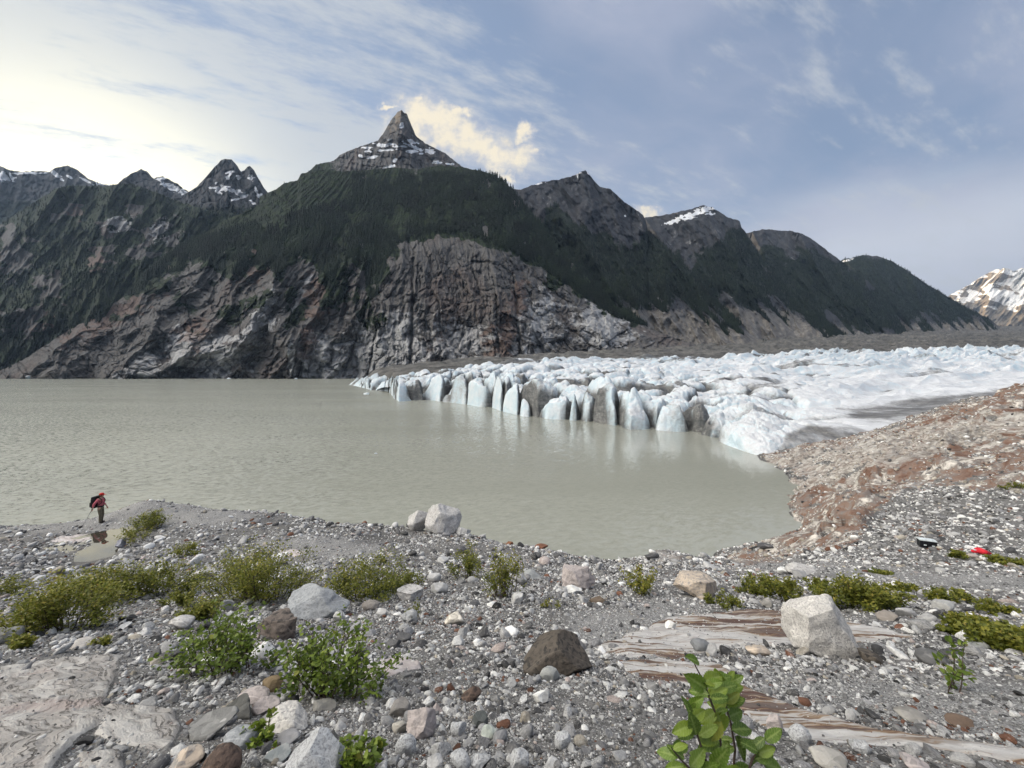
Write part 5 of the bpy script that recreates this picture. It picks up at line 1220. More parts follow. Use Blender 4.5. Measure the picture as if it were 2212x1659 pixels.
def leaf_mesh(P, DIR, UP, L, Wd, tone):
    """rounded leaves folded along the midrib: base, two sides x2, tip"""
    n = len(P)
    DIR = DIR/np.linalg.norm(DIR, axis=1)[:, None]
    S = np.cross(DIR, UP); S /= np.maximum(np.linalg.norm(S, axis=1), 1e-6)[:, None]
    U = np.cross(S, DIR)
    L = L[:, None]; Wd = Wd[:, None]
    V = np.stack([P, P+DIR*L*.3+S*Wd*.46+U*L*.06, P+DIR*L*.7+S*Wd*.36+U*L*.05, P+DIR*L-U*L*.08,
                  P+DIR*L*.7-S*Wd*.36+U*L*.05, P+DIR*L*.3-S*Wd*.46+U*L*.06, P+DIR*L*.5], 1)
    f = np.array([(0, 1, 6), (1, 2, 6), (2, 3, 6), (3, 4, 6), (4, 5, 6), (5, 0, 6)])
    Fc = (f[None]+(np.arange(n)*7)[:, None, None]).reshape(-1, 3)
    return V.reshape(-1, 3), Fc, np.repeat(tone, 7)

def tube_mesh(paths, k=4):
    Vs, Fs, b = [], [], 0
    for pts, rad in paths:
        pts = np.array(pts); n = len(pts)
        for i in range(n):
            tg = pts[min(i+1, n-1)]-pts[max(i-1, 0)]; tg /= max(np.linalg.norm(tg), 1e-6)
            a = np.cross(tg, (0, 1, .3)); a /= max(np.linalg.norm(a), 1e-6); c = np.cross(tg, a)
            for j in range(k):
                q = 6.283*j/k; Vs.append(pts[i]+(a*math.cos(q)+c*math.sin(q))*rad[i])
        for i in range(n-1):
            for j in range(k): Fs.append((b+i*k+j, b+i*k+(j+1) % k, b+(i+1)*k+(j+1) % k, b+(i+1)*k+j))
        b += n*k
    return np.array(Vs), np.array(Fs)

def bush(px, py, w, h, label, nst=14, leaf=.035, nl=1500, seed=1, mat=None, name='leafy_bush', cat='bush', warm=0.0, sparse=False, group=None, spread=.8):
    rg = np.random.default_rng(seed*13+5)
    if mat is None: nl = int(nl*1.6); h *= 1.08
    p = hit(px, py-h*.12)
    if p is None: return
    d = p.y; W = w*d/F; th = math.atan2(py-HY, F)
    Hh = max(h*d/F-W*.35*math.sin(th), .35*h*d/F)/max(math.cos(th), .6)
    root = empty(name, (p.x, p.y, drop_to(p.x, p.y).z)); tag(root, label, cat, group)
    paths, tips = [], []
    for i in range(nst):
        bx, by = rg.normal(0, .2)*W, rg.normal(0, .16)*W*spread
        bx = np.clip(bx, -.42*W, .42*W)
        bz = drop_to(p.x+bx, p.y+by).z-root.location.z
        ln = Hh*rg.uniform(.6, 1.08)*(1-.5*(bx/(.5*W))**2)
        out = np.array([bx/W*1.1+rg.normal(0, .16), by/W*1.1+rg.normal(0, .16), 1.0])
        if not sparse: out[:2] *= min(1.6, W/Hh*.7+.3)
        pts = [np.array([bx, by, bz-.02])]; dv = out/np.linalg.norm(out)
        ns = 7
        for k in range(ns):
            dv = dv+rg.normal(0, .1, 3); dv[2] = abs(dv[2])*.98; dv /= np.linalg.norm(dv)
            pts.append(pts[-1]+dv*ln/ns)
        rad = np.linspace(.010, .003, ns+1)*max(.5, min(Hh, 1.6))
        paths.append((pts, rad)); 
        for k in range(1, ns+1): tips.append((pts[k], dv, (k+1)/ns))
        for q in range(3 if not sparse else 2):
            k = rg.integers(2, ns); b0 = pts[k]; dv2 = dv+np.array([rg.normal(0, .7), rg.normal(0, .7), .1]); dv2 /= np.linalg.norm(dv2)
            l2 = ln*rg.uniform(.2, .42); sub = [b0+dv2*l2*s_ for s_ in (0, .4, .75, 1)]
            paths.append((sub, [.004*max(.5, Hh), .003*max(.5, Hh), .002, .0015]))
            for s_ in sub[1:]: tips.append((s_, dv2, .9))
    Vt, Ft = tube_mesh(paths)
    mesh_np('stem', Vt, Ft, TWIG, parent=root)
    T = np.array([t_[0] for t_ in tips]); TD = np.array([t_[1] for t_ in tips]); TT = np.array([t_[2] for t_ in tips])
    wt = np.clip(TT, .25, 1); ii = rg.choice(len(T), nl, p=wt/wt.sum())
    jit = rg.normal(0, 1, (nl, 3))*np.array([W*.055, W*.055*spread, Hh*.06])*(1 if not sparse else .5)
    Pp = T[ii]+jit; 
    dz = rg.normal(0, 1, (nl, 3)); dz[:, 2] = dz[:, 2]*.5+.15
    DI = TD[ii]*.5+dz; UPV = np.array([0, 0, 1.])+rg.normal(0, .45, (nl, 3))
    L = leaf*rg.uniform(.6, 1.25, nl); 
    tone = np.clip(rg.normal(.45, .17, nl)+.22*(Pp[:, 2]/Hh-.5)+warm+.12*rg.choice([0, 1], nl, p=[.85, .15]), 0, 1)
    V, Fc, tn = leaf_mesh(Pp, DI, UPV, L, L*rg.uniform(.6, .85, nl), tone)
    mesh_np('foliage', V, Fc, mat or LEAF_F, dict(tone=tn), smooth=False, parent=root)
    return root

bush(122, 1378, 150, 112, 'olive green bush at the low end of the long row of bushes', 34, .045, 4200, 1, warm=.08)
bush(232, 1312, 150, 86, 'mid green bush in the middle of the long row of bushes', 34, .05, 3600, 2, warm=.06)
bush(345, 1298, 120, 80, 'darker green bush at the upper end of the long row of bushes', 28, .05, 2800, 3)
bush(395, 1312, 60, 40, 'small green bush below the end of the long row', 14, .045, 800, 4)
bush(556, 1312, 190, 118, 'wide round brownish-green thicket behind the big blue-grey boulder', 52, .042, 6500, 5, warm=.04)
bush(800, 1300, 140, 88, 'wide green bush with one tall shoot near the squared grey block', 34, .04, 3800, 6)
bush(870, 1280, 70, 46, 'low green bush joined to the side of the wide one', 16, .04, 1000, 7)
bush(438, 1344, 90, 48, 'low bush growing below the pointed grey slab', 20, .042, 1300, 8)
bush(492, 1468, 180, 140, 'bright green leafy bush above the pinkish stones', 30, .04, 1700, 9, LEAF_N)
bush(716, 1522, 165, 140, 'tall bright green leafy bush in front of the big blue-grey boulder', 34, .034, 1900, 10, LEAF_N)
bush(322, 1150, 72, 42, 'round dark green bush on the flank of the gravel knoll', 24, .07, 1900, 11)
bush(290, 1178, 44, 36, 'small yellowish bush beside the puddle', 14, .06, 600, 12, warm=.12)
bush(402, 1204, 62, 32, 'small tufted bush on the gravel downhill of the knoll', 14, .06, 700, 13, warm=.08)
bush(1013, 1256, 58, 62, 'small bush with a pointed top below the rim boulders', 16, .045, 1300, 14)
bush(1092, 1300, 52, 84, 'narrow pale green bush in the middle of the stones', 14, .042, 1200, 15, warm=.05)
bush(1386, 1292, 66, 54, 'thin yellow-green bush leaning in the gravel saddle', 16, .045, 900, 16, warm=.14)
bush(1640, 1288, 72, 44, 'low dark green bush behind the ochre-stained boulder', 18, .05, 1300, 17)
bush(1690, 1306, 54, 52, 'pointed green bush next to the low dark one', 14, .05, 1100, 18)
bush(1534, 1308, 34, 22, 'tiny green tuft at the foot of the ochre-stained boulder', 8, .04, 260, 19)
bush(1576, 1318, 46, 34, 'small green tuft between the ochre boulder and the streaked bedrock', 10, .04, 420, 20)
bush(1850, 1322, 110, 70, 'large dark green bush behind the white granite boulder', 30, .05, 3200, 21)
bush(1912, 1318, 90, 50, 'spreading low end of the greenery behind the granite boulder', 20, .05, 1500, 22)
bush(1772, 1276, 46, 26, 'small green clump uphill of the granite boulder', 10, .05, 600, 23)
bush(1952, 1282, 66, 26, 'low green mat on the gravel above the large dark bush', 14, .05, 900, 24)
bush(2056, 1302, 78, 34, 'low slanting green mat on the open gravel', 18, .05, 1200, 25)
bush(2150, 1330, 80, 34, 'low green mat above the largest one', 18, .05, 1100, 26)
bush(2090, 1372, 110, 50, 'front part of the largest green mat', 26, .05, 2400, 27)
bush(2180, 1408, 120, 66, 'lowest and largest green mat at the side edge', 30, .05, 2900, 28)
bush(2060, 1508, 110, 110, 'thin sapling with sparse leaves on the fine gravel', 5, .05, 95, 29, LEAF_N, sparse=True, name='young_sapling', cat='sapling')
bush(2068, 1206, 44, 18, 'low green clump beside the red bag', 12, .07, 600, 30)
bush(2176, 1222, 70, 24, 'low green strip uphill of the red bag', 16, .07, 900, 31)
bush(2190, 1058, 40, 16, 'green tuft on the rusty rocks high on the shore', 10, .09, 400, 32)
bush(1742+170, 1238, 60, 12, 'thin green strip on the shore slope', 10, .07, 300, 33)
bush(768, 1680, 64, 70, 'yellow-green tuft at the bottom edge beside the speckled granite', 12, .03, 420, 34, LEAF_N, warm=.1)
bush(568, 1612, 90, 60, 'sparse yellow-green sprig among the stones near the bottom edge', 9, .026, 230, 35, LEAF_N, warm=.15, sparse=True)
bush(226, 1398, 40, 26, 'tiny tuft on the gravel above the bedrock slab', 8, .035, 260, 36, warm=.05)
bush(45, 1402, 60, 34, 'small olive tuft beside the large grey block', 10, .04, 420, 37, warm=.1)
bush(902, 1338, 30, 34, 'small sprig next to the grey pyramid-shaped stone', 6, .03, 160, 38)
bush(818, 1510, 26, 40, 'single thin sprig on the bare gravel', 3, .028, 40, 39, LEAF_N, sparse=True)
bush(1192, 1318, 34, 26, 'yellowish sprig beside the orange stone', 6, .032, 140, 40, warm=.2)
bush(15, 1290, 60, 40, 'olive bush at the side edge above the grey block', 12, .05, 500, 41, warm=.06)

# ---- the sapling right in front of the camera: broad toothed leaves with sunk veins
def broad_leaf(L, Wd, rg):
    nu, nv = 22, 9
    u = np.linspace(0, 1, nu)[:, None]; v = np.linspace(-1, 1, nv)[None]
    half = Wd*.5*2.05*np.clip(u, 0, 1)**.62*np.clip(1-u, 0, 1)**.85+.0005
    teeth = 1+.1*np.abs(v)**6*np.where(np.arange(nu)[:, None] % 2, 1, -1)
    y = v*half*teeth
    x = u*L+.10*L*np.abs(v)*(1-u)*.4
    zf = .16*np.abs(v)*half - .22*L*(u-.35)**2 + .03*L*np.cos((u*8.5-np.abs(v)*1.1)*2*np.pi)*(1-np.abs(v)**3)*np.minimum(1, np.abs(v)*4)
    zf = zf+.03*L*np.sin(v*2.2+rg.uniform(0, 6))*u
    V = np.stack([x+0*v, y, zf+0*v], -1).reshape(-1, 3)
    vein = (np.cos((u*8.5-np.abs(v)*1.1)*2*np.pi)*.5+.5)**6*.8+np.exp(-(v*9)**2)
    return V, grid_faces(nu, nv), np.clip(vein+0*u, 0, 1).ravel()
m, t = new_mat('broad_leaf')
tn = t.attr('tone'); vn = t.attr('vein')
c = t.ramp(tn, [(0, (.035, .08, .012)), (.5, (.12, .21, .02)), (.85, (.24, .32, .03)), (1, (.34, .35, .05))])
pos = t.node('ShaderNodeNewGeometry').outputs['Position']
c = t.mix(t.math('MULTIPLY', t.rng(t.noise(pos, 60, 4), .45, .65), .3), c, (.05, .085, .015))
c = t.mix(t.math('MULTIPLY', vn, .75), c, (.3, .38, .1))
tr = t.node('ShaderNodeBsdfTranslucent'); t.put(tr.inputs[0], t.mix(.5, c, (.16, .26, .02)))
mx = t.node('ShaderNodeMixShader'); mx.inputs[0].default_value = .35
t.fin(c, .42, t.bump(t.noise(pos, 420, 3), .25, .002)); t.p.inputs['Specular IOR Level'].default_value = .45
t.l.new(t.p.outputs[0], mx.inputs[1]); t.l.new(tr.outputs[0], mx.inputs[2]); t.l.new(mx.outputs[0], t.out.inputs[0])
BROAD = m
rg = np.random.default_rng(77)
DS = 1.02
bp = drop_to((1560-CX)/F*DS, DS+.05)
sap = empty('broad_leaved_sapling', tuple(bp)); tag(sap, 'bright green sapling with broad toothed leaves, standing closest to the camera', 'sapling')
O = np.array(bp)
def PP(px, py, dd=0.0): return np.array(wpt(px, py, DS+dd))-O
stems = [
 [(1560, 1700, 0), (1556, 1600, -.01), (1545, 1540, -.01), (1530, 1500, 0), (1516, 1465, .01), (1503, 1440, .02), (1494, 1418, .02)],
 [(1580, 1700, .03), (1588, 1620, .03), (1578, 1560, .04), (1566, 1520, .05), (1568, 1480, .06), (1572, 1452, .07)],
 [(1545, 1720, -.04), (1524, 1640, -.05), (1505, 1585, -.05), (1490, 1545, -.04), (1484, 1520, -.04)],
 [(1600, 1720, .0), (1625, 1640, .0), (1650, 1610, .02), (1655, 1575, .02)],
 [(1540, 1720, -.06), (1500, 1670, -.08), (1470, 1640, -.09), (1450, 1615, -.09)]]
paths = []
g0 = np.array([0, 0, 0.])
for s_ in stems:
    pts = [g0+rg.normal(0, .012, 3)*np.array([1, 1, 0])]+[PP(*q) for q in s_]
    paths.append((pts, np.linspace(.0042, .0014, len(pts))))
Vt, Ft = tube_mesh(paths, 6)
mesh_np('stem', Vt, Ft, TWIG, parent=sap)
# leaves: (px, py of the leaf stalk, px, py of the tip, depth, tone)
LV = [(1512, 1432, 1486, 1418, .02, .45), (1530, 1490, 1488, 1462, .0, .5), (1532, 1500, 1490, 1492, -.02, .42), (1545, 1470, 1578, 1462, .05, .5), (1552, 1490, 1590, 1480, .03, .35), (1568, 1470, 1586, 1452, .07, .75), (1562, 1474, 1546, 1450, .06, .7),
 (1548, 1535, 1516, 1560, -.01, .8), (1550, 1540, 1562, 1590, -.02, .88), (1560, 1560, 1528, 1598, -.03, .92), (1572, 1550, 1602, 1536, .04, .45), (1570, 1540, 1600, 1566, .05, .8), (1566, 1520, 1600, 1512, .05, .42), (1560, 1530, 1530, 1518, .03, .62),
 (1500, 1560, 1478, 1510, -.05, .15), (1505, 1590, 1494, 1550, -.06, .2), (1510, 1590, 1546, 1568, -.04, .7), (1590, 1590, 1612, 1640, .03, .1), (1592, 1610, 1620, 1600, .03, .12), (1575, 1600, 1556, 1634, .0, .5), (1630, 1640, 1668, 1632, .0, .35), (1640, 1625, 1622, 1660, .0, .4),
 (1480, 1640, 1444, 1612, -.09, .3), (1490, 1660, 1520, 1620, -.08, .6), (1500, 1672, 1548, 1648, -.07, .45), (1478, 1655, 1440, 1660, -.09, .5), (1602, 1660, 1560, 1680, .0, .6), (1650, 1650, 1690, 1662, .01, .6), (1640, 1665, 1612, 1690, .0, .5), (1590, 1670, 1640, 1690, -.02, .7), (1520, 1640, 1500, 1690, -.07, .4), (1455, 1625, 1470, 1600, -.09, .35), (1548, 1505, 1575, 1500, .02, .55), (1535, 1660, 1570, 1620, -.03, .5)]
for si, s_ in enumerate(stems):
    for k in range(len(s_)-1):
        for q in range(3):
            f_ = rg.uniform(0, 1); x0 = s_[k][0]*(1-f_)+s_[k+1][0]*f_; y0 = s_[k][1]*(1-f_)+s_[k+1][1]*f_
            if y0 > 1690 or y0 < 1455: continue
            a_ = rg.uniform(-.9, .9)+(math.pi if rg.random() < .5 else 0); ln = rg.uniform(26, 48)
            LV.append((x0, y0, x0+ln*math.cos(a_), y0-ln*.7*math.sin(abs(a_) if a_ < 2 else a_), s_[k][2]+rg.uniform(-.02, .03), rg.uniform(.2, .95)))
for x0, y0, x1, y1, dz, tone in LV:
    a, b_ = PP(x0, y0, dz), PP(x1, y1, dz+rg.uniform(-.02, .03))
    L = np.linalg.norm(b_-a)*1.12
    V, Fc, vein = broad_leaf(L, L*rg.uniform(.52, .66), rg)
    dx = (b_-a)/np.linalg.norm(b_-a)
    up = np.array([rg.normal(0, .35), -.75+rg.normal(0, .25), .8]); up /= np.linalg.norm(up)
    sy_v = np.cross(up, dx); sy_v /= np.linalg.norm(sy_v); uz = np.cross(dx, sy_v)
    V = a+V[:, :1]*dx+V[:, 1:2]*sy_v+V[:, 2:]*uz
    mesh_np('leaf', V, Fc, BROAD, dict(tone=np.full(len(V), tone)+.06*rg.normal(), vein=vein), parent=sap)
# ------------------------------------------------------------------ the hiker
def skin(name, chains, mat, parent, lv=2, flat=None):
    """chains: list of [(point, radius), ...]; a chain whose first point already exists joins there"""
    bm = bmesh.new(); ly = bm.verts.layers.skin.verify(); made = {}
    first = None
    for ch in chains:
        prev = None
        for p, r in ch:
            k = tuple(round(c, 4) for c in p)
            v = made.get(k)
            if v is None:
                v = bm.verts.new(p); made[k] = v
                s_ = v[ly]; s_.radius = (r, r) if not isinstance(r, tuple) else r
                if first is None: first = v; s_.use_root = True
            if prev is not None and bm.edges.get((prev, v)) is None: bm.edges.new((prev, v))
            prev = v
    me = bpy.data.meshes.new(name); bm.to_mesh(me); bm.free()
    o = bpy.data.objects.new(name, me); COL.objects.link(o)
    a = o.modifiers.new('skin', 'SKIN'); a.use_smooth_shade = True
    b = o.modifiers.new('sub', 'SUBSURF'); b.levels = lv; b.render_levels = lv
    dg = bpy.context.evaluated_depsgraph_get(); dg.update()
    new = bpy.data.meshes.new_from_object(o.evaluated_get(dg)); o.modifiers.clear(); o.data = new
    for p in new.polygons: p.use_smooth = True
    new.materials.clear(); new.materials.append(mat)
    if parent: o.parent = parent
    return o
SKIN = plain('skin', (.45, .27, .2), .6); PINK = plain('pink_shirt_cloth', (.5, .13, .16), .9); KHAKI = plain('khaki_cloth', (.13, .115, .08), .95)
REDC = plain('red_cap_cloth', (.5, .035, .03), .85); BLK = plain('black_pack_cloth', (.014, .014, .016), .85); BOOT = plain('dark_boot_leather', (.03, .025, .022), .7)
HAIRM = plain('brown_hair', (.08, .05, .03), .8); STEEL = plain('pole_metal', (.22, .22, .23), .4, .5)
fp = hit(217, 1130); fp = drop_to(fp.x, fp.y)
pe = empty('person', (fp.x, fp.y, fp.z+.02), R(14)); pe.scale = (fp.y*64/F/1.66,)*3
tag(pe, 'hiker in red cap, pink shirt and khaki trousers standing by the water with a pack', 'person')
for k_ in (1,):
    sh, wr = {}, {}
body = [
 [((0, 0, .90), .11), ((0, 0, 1.02), .10), ((.015, 0, 1.2), .115), ((.01, 0, 1.34), .085), ((.025, 0, 1.41), .05), ((.05, 0, 1.47), .052), ((.062, 0, 1.535), .088), ((.06, 0, 1.60), .075)],
 [((0, 0, .90), .11), ((0, .085, .86), .088), ((.03, .10, .48), .056), ((-.02, .105, .12), .042), ((-.03, .105, .06), .042), ((.12, .115, .035), .032)],
 [((0, 0, .90), .11), ((0, -.085, .86), .088), ((.07, -.10, .48), .056), ((.06, -.105, .12), .042), ((.05, -.105, .06), .042), ((.20, -.115, .035), .032)],
 [((.01, 0, 1.34), .085), ((.01, .17, 1.335), .056), ((-.03, .235, 1.08), .042), ((.12, .22, .90), .03), ((.17, .21, .84), .026)],
 [((.01, 0, 1.34), .085), ((.01, -.17, 1.335), .056), ((-.13, -.25, 1.11), .042), ((-.17, -.26, .93), .03), ((-.19, -.26, .88), .027)]]
bo = skin('body', body, SKIN, pe)
def fingers(base, dr, side, curl):
    out = []
    base = np.array(base); dr = np.array(dr)/np.linalg.norm(dr); side = np.array(side)/np.linalg.norm(side); pal = np.cross(dr, side)
    out.append(('palm', [(tuple(base-dr*.02), .02), (tuple(base+dr*.05), .026)]))
    for i, (ln, off) in enumerate(((.07, -.028), (.08, -.009), (.075, .01), (.058, .027))):
        b0 = base+dr*.06+side*off
        p1 = b0+dr*ln*.4+pal*curl*ln*.15; p2 = p1+dr*ln*.25+pal*curl*ln*.35; p3 = p2-dr*ln*.05*curl+pal*curl*ln*.35
        out.append(('finger', [(tuple(base+dr*.035+side*off*.8), .011), (tuple(b0), .010), (tuple(p1), .009), (tuple(p2), .0085), (tuple(p3), .007)]))
    b0 = base-side*.03
    out.append(('thumb', [(tuple(base-dr*.0), .012), (tuple(b0+dr*.02), .012), (tuple(b0+dr*.045+pal*.02*curl-side*.008), .010), (tuple(b0+dr*.06+pal*.04*curl), .008)]))
    return out
def merge(objs, name):
    bm = bmesh.new()
    for o in objs:
        tmp = bmesh.new(); tmp.from_mesh(o.data); me = bpy.data.meshes.new('t'); tmp.to_mesh(me); tmp.free(); bm.from_mesh(me)
        bpy.data.meshes.remove(me)
    ob = objs[0]; bm.to_mesh(ob.data); bm.free()
    for o in objs[1:]: bpy.data.objects.remove(o)
    ob.name = name
    for p in ob.data.polygons: p.use_smooth = True
    return ob
hands = []
for base, dr, sd_, cu in (((-.19, -.26, .88), (-.15, 0, -1), (1, .15, 0), 1.0), ((.17, .21, .84), (.35, 0, -1), (1, -.2, .3), .5)):
    for nm, ch in fingers(base, dr, sd_, cu): hands.append(skin('hand', [ch], SKIN, pe, 1))
# face: nose, ears, eyes, chin joined to the body mesh
bmn = bmesh.new()
def blob(c, r, s=(1, 1, 1)):
    m4 = Matrix.Translation(c) @ Matrix.Diagonal((r*s[0], r*s[1], r*s[2], 1)); bmesh.ops.create_icosphere(bmn, subdivisions=2, radius=1, matrix=m4)
blob((.155, 0, 1.535), .018, (1, .7, 1.3)); blob((.06, .088, 1.535), .024, (.6, .35, 1)); blob((.06, -.088, 1.535), .024, (.6, .35, 1)); blob((.125, 0, 1.47), .028, (1, 1, .8)); blob((.14, 0, 1.498), .013, (.8, 1.6, .45))
fo = obj_bm('face', bmn, SKIN, pe)
bo = merge([bo, fo]+hands, 'body')
bmn = bmesh.new()
for s_ in (1, -1): blob((.138, .032*s_, 1.555), .009)
obj_bm('eye', bmn, BLK, pe)
skin('shirt', [[((0, 0, .90), .128), ((0, 0, 1.02), .122), ((.015, 0, 1.2), .135), ((.01, 0, 1.345), .10), ((.02, 0, 1.40), .068)],
  [((.01, 0, 1.345), .10), ((.01, .175, 1.335), .074), ((-.03, .24, 1.08), .06), ((.09, .224, .935), .045)],
  [((.01, 0, 1.345), .10), ((.01, -.175, 1.335), .074), ((-.13, -.255, 1.11), .06), ((-.165, -.262, .96), .045)]], PINK, pe)
skin('trousers', [[((0, 0, .96), .125), ((0, 0, .88), .13), ((0, .085, .84), .108), ((.03, .10, .48), .08), ((-.02, .105, .13), .07), ((-.025, .105, .09), .066)],
  [((0, 0, .88), .13), ((0, -.085, .84), .108), ((.07, -.10, .48), .08), ((.06, -.105, .13), .07), ((.055, -.105, .09), .066)]], KHAKI, pe)
for s_, x0 in ((1, -.03), (-1, .05)):
    skin('boot', [[((x0, .105*s_, .15), .055), ((x0-.005, .105*s_, .055), .058), ((x0+.08, .11*s_, .045), .05), ((x0+.17, .118*s_, .035), .042)]], BOOT, pe)
bmn = bmesh.new(); blob((.03, 0, 1.545), .1, (1, .92, 1.05)); obj_bm('hair', bmn, HAIRM, pe)
bmn = bmesh.new(); blob((.055, 0, 1.6), .108, (1.05, .95, .78)); 
for v in bmn.verts: v.co.z = max(v.co.z, 1.565)
blob((.17, 0, 1.578), .09, (1, .85, .09)); capo = obj_bm('cap', bmn, REDC, pe)

# the pack on the hiker's back
M_ = Matrix.LocRotScale(pe.location, pe.rotation_euler, pe.scale)
pk = empty('backpack', M_ @ Vector((-.2, 0, .85)), R(14)); pk.scale = pe.scale
tag(pk, 'bulky black backpack worn by the hiker in the red cap', 'backpack')
def rbox(bm, c, s, bev, rot=None, seg=3):
    r = bmesh.ops.create_cube(bm, size=1); vs = r['verts']
    m4 = Matrix.Translation(c) @ (rot or Matrix.Identity(4)) @ Matrix.Diagonal((*s, 1))
    bmesh.ops.transform(bm, matrix=m4, verts=vs)
    if bev: bmesh.ops.bevel(bm, geom=list({e for v in vs for e in v.link_edges}), offset=bev, segments=seg, affect='EDGES', profile=.6)
bmn = bmesh.new(); rbox(bmn, (-.03, 0, .3), (.27, .36, .56), .09); 
for v in bmn.verts:
    n_ = fbm(np.array([v.co.x*9]), np.array([v.co.y*9]), np.array([v.co.z*9]), 3)[0]; v.co.x += .02*n_-.05*max(0, .12-abs(v.co.z-.2)); v.co.y *= 1+.06*n_
obj_bm('pack_body', bmn, BLK, pk)
bmn = bmesh.new(); rbox(bmn, (-.01, 0, .6), (.27, .33, .12), .05, Matrix.Rotation(R(-12), 4, 'Y')); obj_bm('lid', bmn, BLK, pk)
for s_ in (1, -1):
    skin('strap', [[((.08, .1*s_, .53), (.03, .012)), ((.2, .11*s_, .58), (.03, .012)), ((.33, .11*s_, .48), (.03, .012)), ((.35, .11*s_, .32), (.03, .012)), ((.22, .16*s_, .2), (.03, .012)), ((.08, .15*s_, .14), (.03, .012))]], BLK, pk, 1)
bmn = bmesh.new()
bmesh.ops.create_circle(bmn, segments=28, radius=1)
ring = [v.co.copy() for v in bmn.verts]; bmn.clear()
lo = [bmn.verts.new((.2+c.x*.147, c.y*.15, .05)) for c in ring]; hi = [bmn.verts.new((.2+c.x*.147, c.y*.15, .13)) for c in ring]
for i in range(28): bmn.faces.new((lo[i], lo[(i+1) % 28], hi[(i+1) % 28], hi[i]))
obj_bm('hip_belt', bmn, BLK, pk)
bmn = bmesh.new(); rbox(bmn, (-.2, 0, .2), (.09, .22, .26), .035); obj_bm('front_pocket', bmn, BLK, pk)

# trekking pole in the near hand
g_ = M_ @ Vector((-.205, -.27, .86)); tip = drop_to(*(M_ @ Vector((-.56, -.42, 0))).to_2d()[:]); tip.z -= .02
po = empty('trekking_pole', tip); tag(po, 'thin metal trekking pole planted behind the hiker', 'trekking pole')
def pole_part(nm, a, b, r0, r1, mat):
    A = np.array(g_-tip); up = A/np.linalg.norm(A); L = np.linalg.norm(A)+.1
    V, Fc = tube_mesh([([up*L*a, up*L*(a+b)/2, up*L*b], [r0, (r0+r1)/2, r1])], 8); mesh_np(nm, V, Fc, mat, parent=po)
pole_part('shaft', 0, .9, .006, .011, STEEL); pole_part('grip', .88, 1.0, .018, .02, BLK); pole_part('basket', .045, .055, .035, .03, BLK)

# ------------------------------------------------------------------ left on the far shore: a crate and a red bag
def ground_thing(px, py): 
    p = hit(px, py); return p, p.y/F
p, k = ground_thing(2002, 1184)
W_ = 27*k; cr = empty('storage_crate', p, R(-24)); tag(cr, 'black storage crate with a pale grey lid standing on the stony shore', 'crate')
PALE = plain('pale_grey_plastic', (.55, .6, .62), .5); DKP = plain('black_plastic', (.012, .013, .016), .45)
H_ = W_*.6; D_ = W_*.55; cr.location.z += .06
bmn = bmesh.new(); rbox(bmn, (0, 0, H_*.42), (W_, D_, H_*.84), .02, None, 2)
for s_ in (-.3, 0, .3): rbox(bmn, (s_*W_, -D_*.5-.008, H_*.38), (.035, .02, H_*.6), .004, None, 1)
obj_bm('crate_body', bmn, DKP, cr, smooth=False)
bmn = bmesh.new(); rbox(bmn, (0, 0, H_*.93), (W_*1.05, D_*1.06, H_*.16), .03, None, 2); rbox(bmn, (0, 0, H_*1.01), (W_*.8, D_*.75, .03), .01, None, 1); obj_bm('lid', bmn, PALE, cr, smooth=False)
for s_ in (-.22, .26):
    bmn = bmesh.new(); rbox(bmn, (s_*W_, -D_*.5-.02, H_*.36), (W_*.17, .02, H_*.13), .006, None, 1); obj_bm('latch', bmn, PALE, cr, smooth=False)
bmn = bmesh.new(); rbox(bmn, (W_*.54, 0, H_*.5), (.03, D_*.5, .05), .01, None, 1); obj_bm('handle', bmn, DKP, cr, smooth=False)
p, k = ground_thing(2120, 1199)
W_ = 38*k; rb = empty('red_bag', p+Vector((0, 0, .05)), R(-12)); tag(rb, 'limp red bag lying flat on the stony shore', 'bag')
V, Fc = rock_shape(9, 4, 3, .1, (1, 1, 1), (.7, .95))
u_ = V[:, 0]*2
V = np.stack([u_*W_*.5, V[:, 1]*W_*.42*(1-.55*np.abs(u_)**1.5), (V[:, 2]+.5)*W_*.34*(1-.5*np.abs(u_+.2)**1.4)], -1)
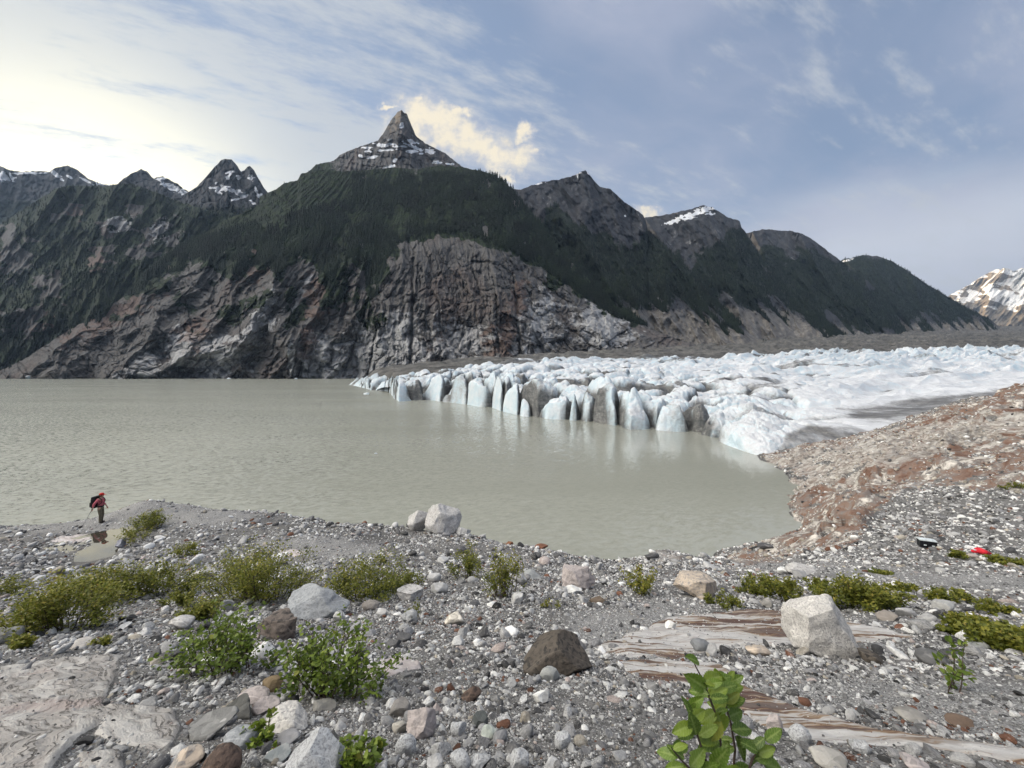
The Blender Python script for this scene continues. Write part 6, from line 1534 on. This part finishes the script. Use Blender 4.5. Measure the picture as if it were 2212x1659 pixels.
V[:, 2] += .05*W_*ridged(V[:, 0]*4/W_, V[:, 1]*7/W_, 1.0, 3)*sst(V[:, 2], 0, .1)-.02
V[:, 1] -= W_*.12*np.exp(-((u_)/.3)**2)*(V[:, 1] < 0)
mesh_np('bag_body', V, Fc, plain('red_bag_cloth', (.55, .02, .035), .6), parent=rb)
bmn = bmesh.new(); rbox(bmn, (-W_*.28, 0, W_*.2), (W_*.24, W_*.2, .035), .012, Matrix.Rotation(R(8), 4, 'Y'), 2); obj_bm('pale_flap', bmn, PALE, rb)
skin('handle', [[((W_*.1, -.03, W_*.24), .018), ((W_*.2, -.05, W_*.31), .018), ((W_*.34, -.03, W_*.25), .018), ((W_*.4, 0, W_*.16), .018)]], BLK, rb, 1)

# ------------------------------------------------------------------ bits of ice afloat
for i, (px, py, w_, lb) in enumerate(((812, 980, 7, 'tiny white ice chunk adrift in the middle of the lake'), (495, 818.5, 9, 'small white ice floe close under the far cliff'), (640, 818.6, 7, 'second ice floe under the far cliff, nearer the glacier'), (62, 818, 22, 'long low ice floe off the far shore'), (792, 852, 14, 'dirty white ice block floating before the glacier snout'))):
    d = -WATER*F/(py-HY); s_ = w_*d/F
    V, Fc = rock_shape(300+i, 3, 9, .12, (s_, s_*.7, s_*.42))
    o = mesh_np('ice_floe', V, Fc, ICE, dict(dirt=np.full(len(V), .05))); o.location = ((px-CX)/F*d, d, WATER+s_*.1); tag(o, lb, 'ice floe', 'ice floes on the lake')

# ------------------------------------------------------------------ the air
if True:
    hb = bmesh.new(); rbox(hb, (2000, 7700, 1980), (22000, 15600, 4040), 0)
    hm = bpy.data.materials.new('haze'); hm.use_nodes = True; ht = NT(hm.node_tree); ht.n.clear()
    ho = ht.node('ShaderNodeOutputMaterial'); pv = ht.node('ShaderNodeVolumePrincipled'); ht.l.new(pv.outputs[0], ho.inputs['Volume'])
    pv.inputs['Color'].default_value = (.55, .74, 1, 1); pv.inputs['Density'].default_value = 2.6e-5; pv.inputs['Anisotropy'].default_value = .3
    tag(obj_bm('haze', hb, hm, smooth=False), kind='stuff')
    SC.cycles.volume_bounces = 0
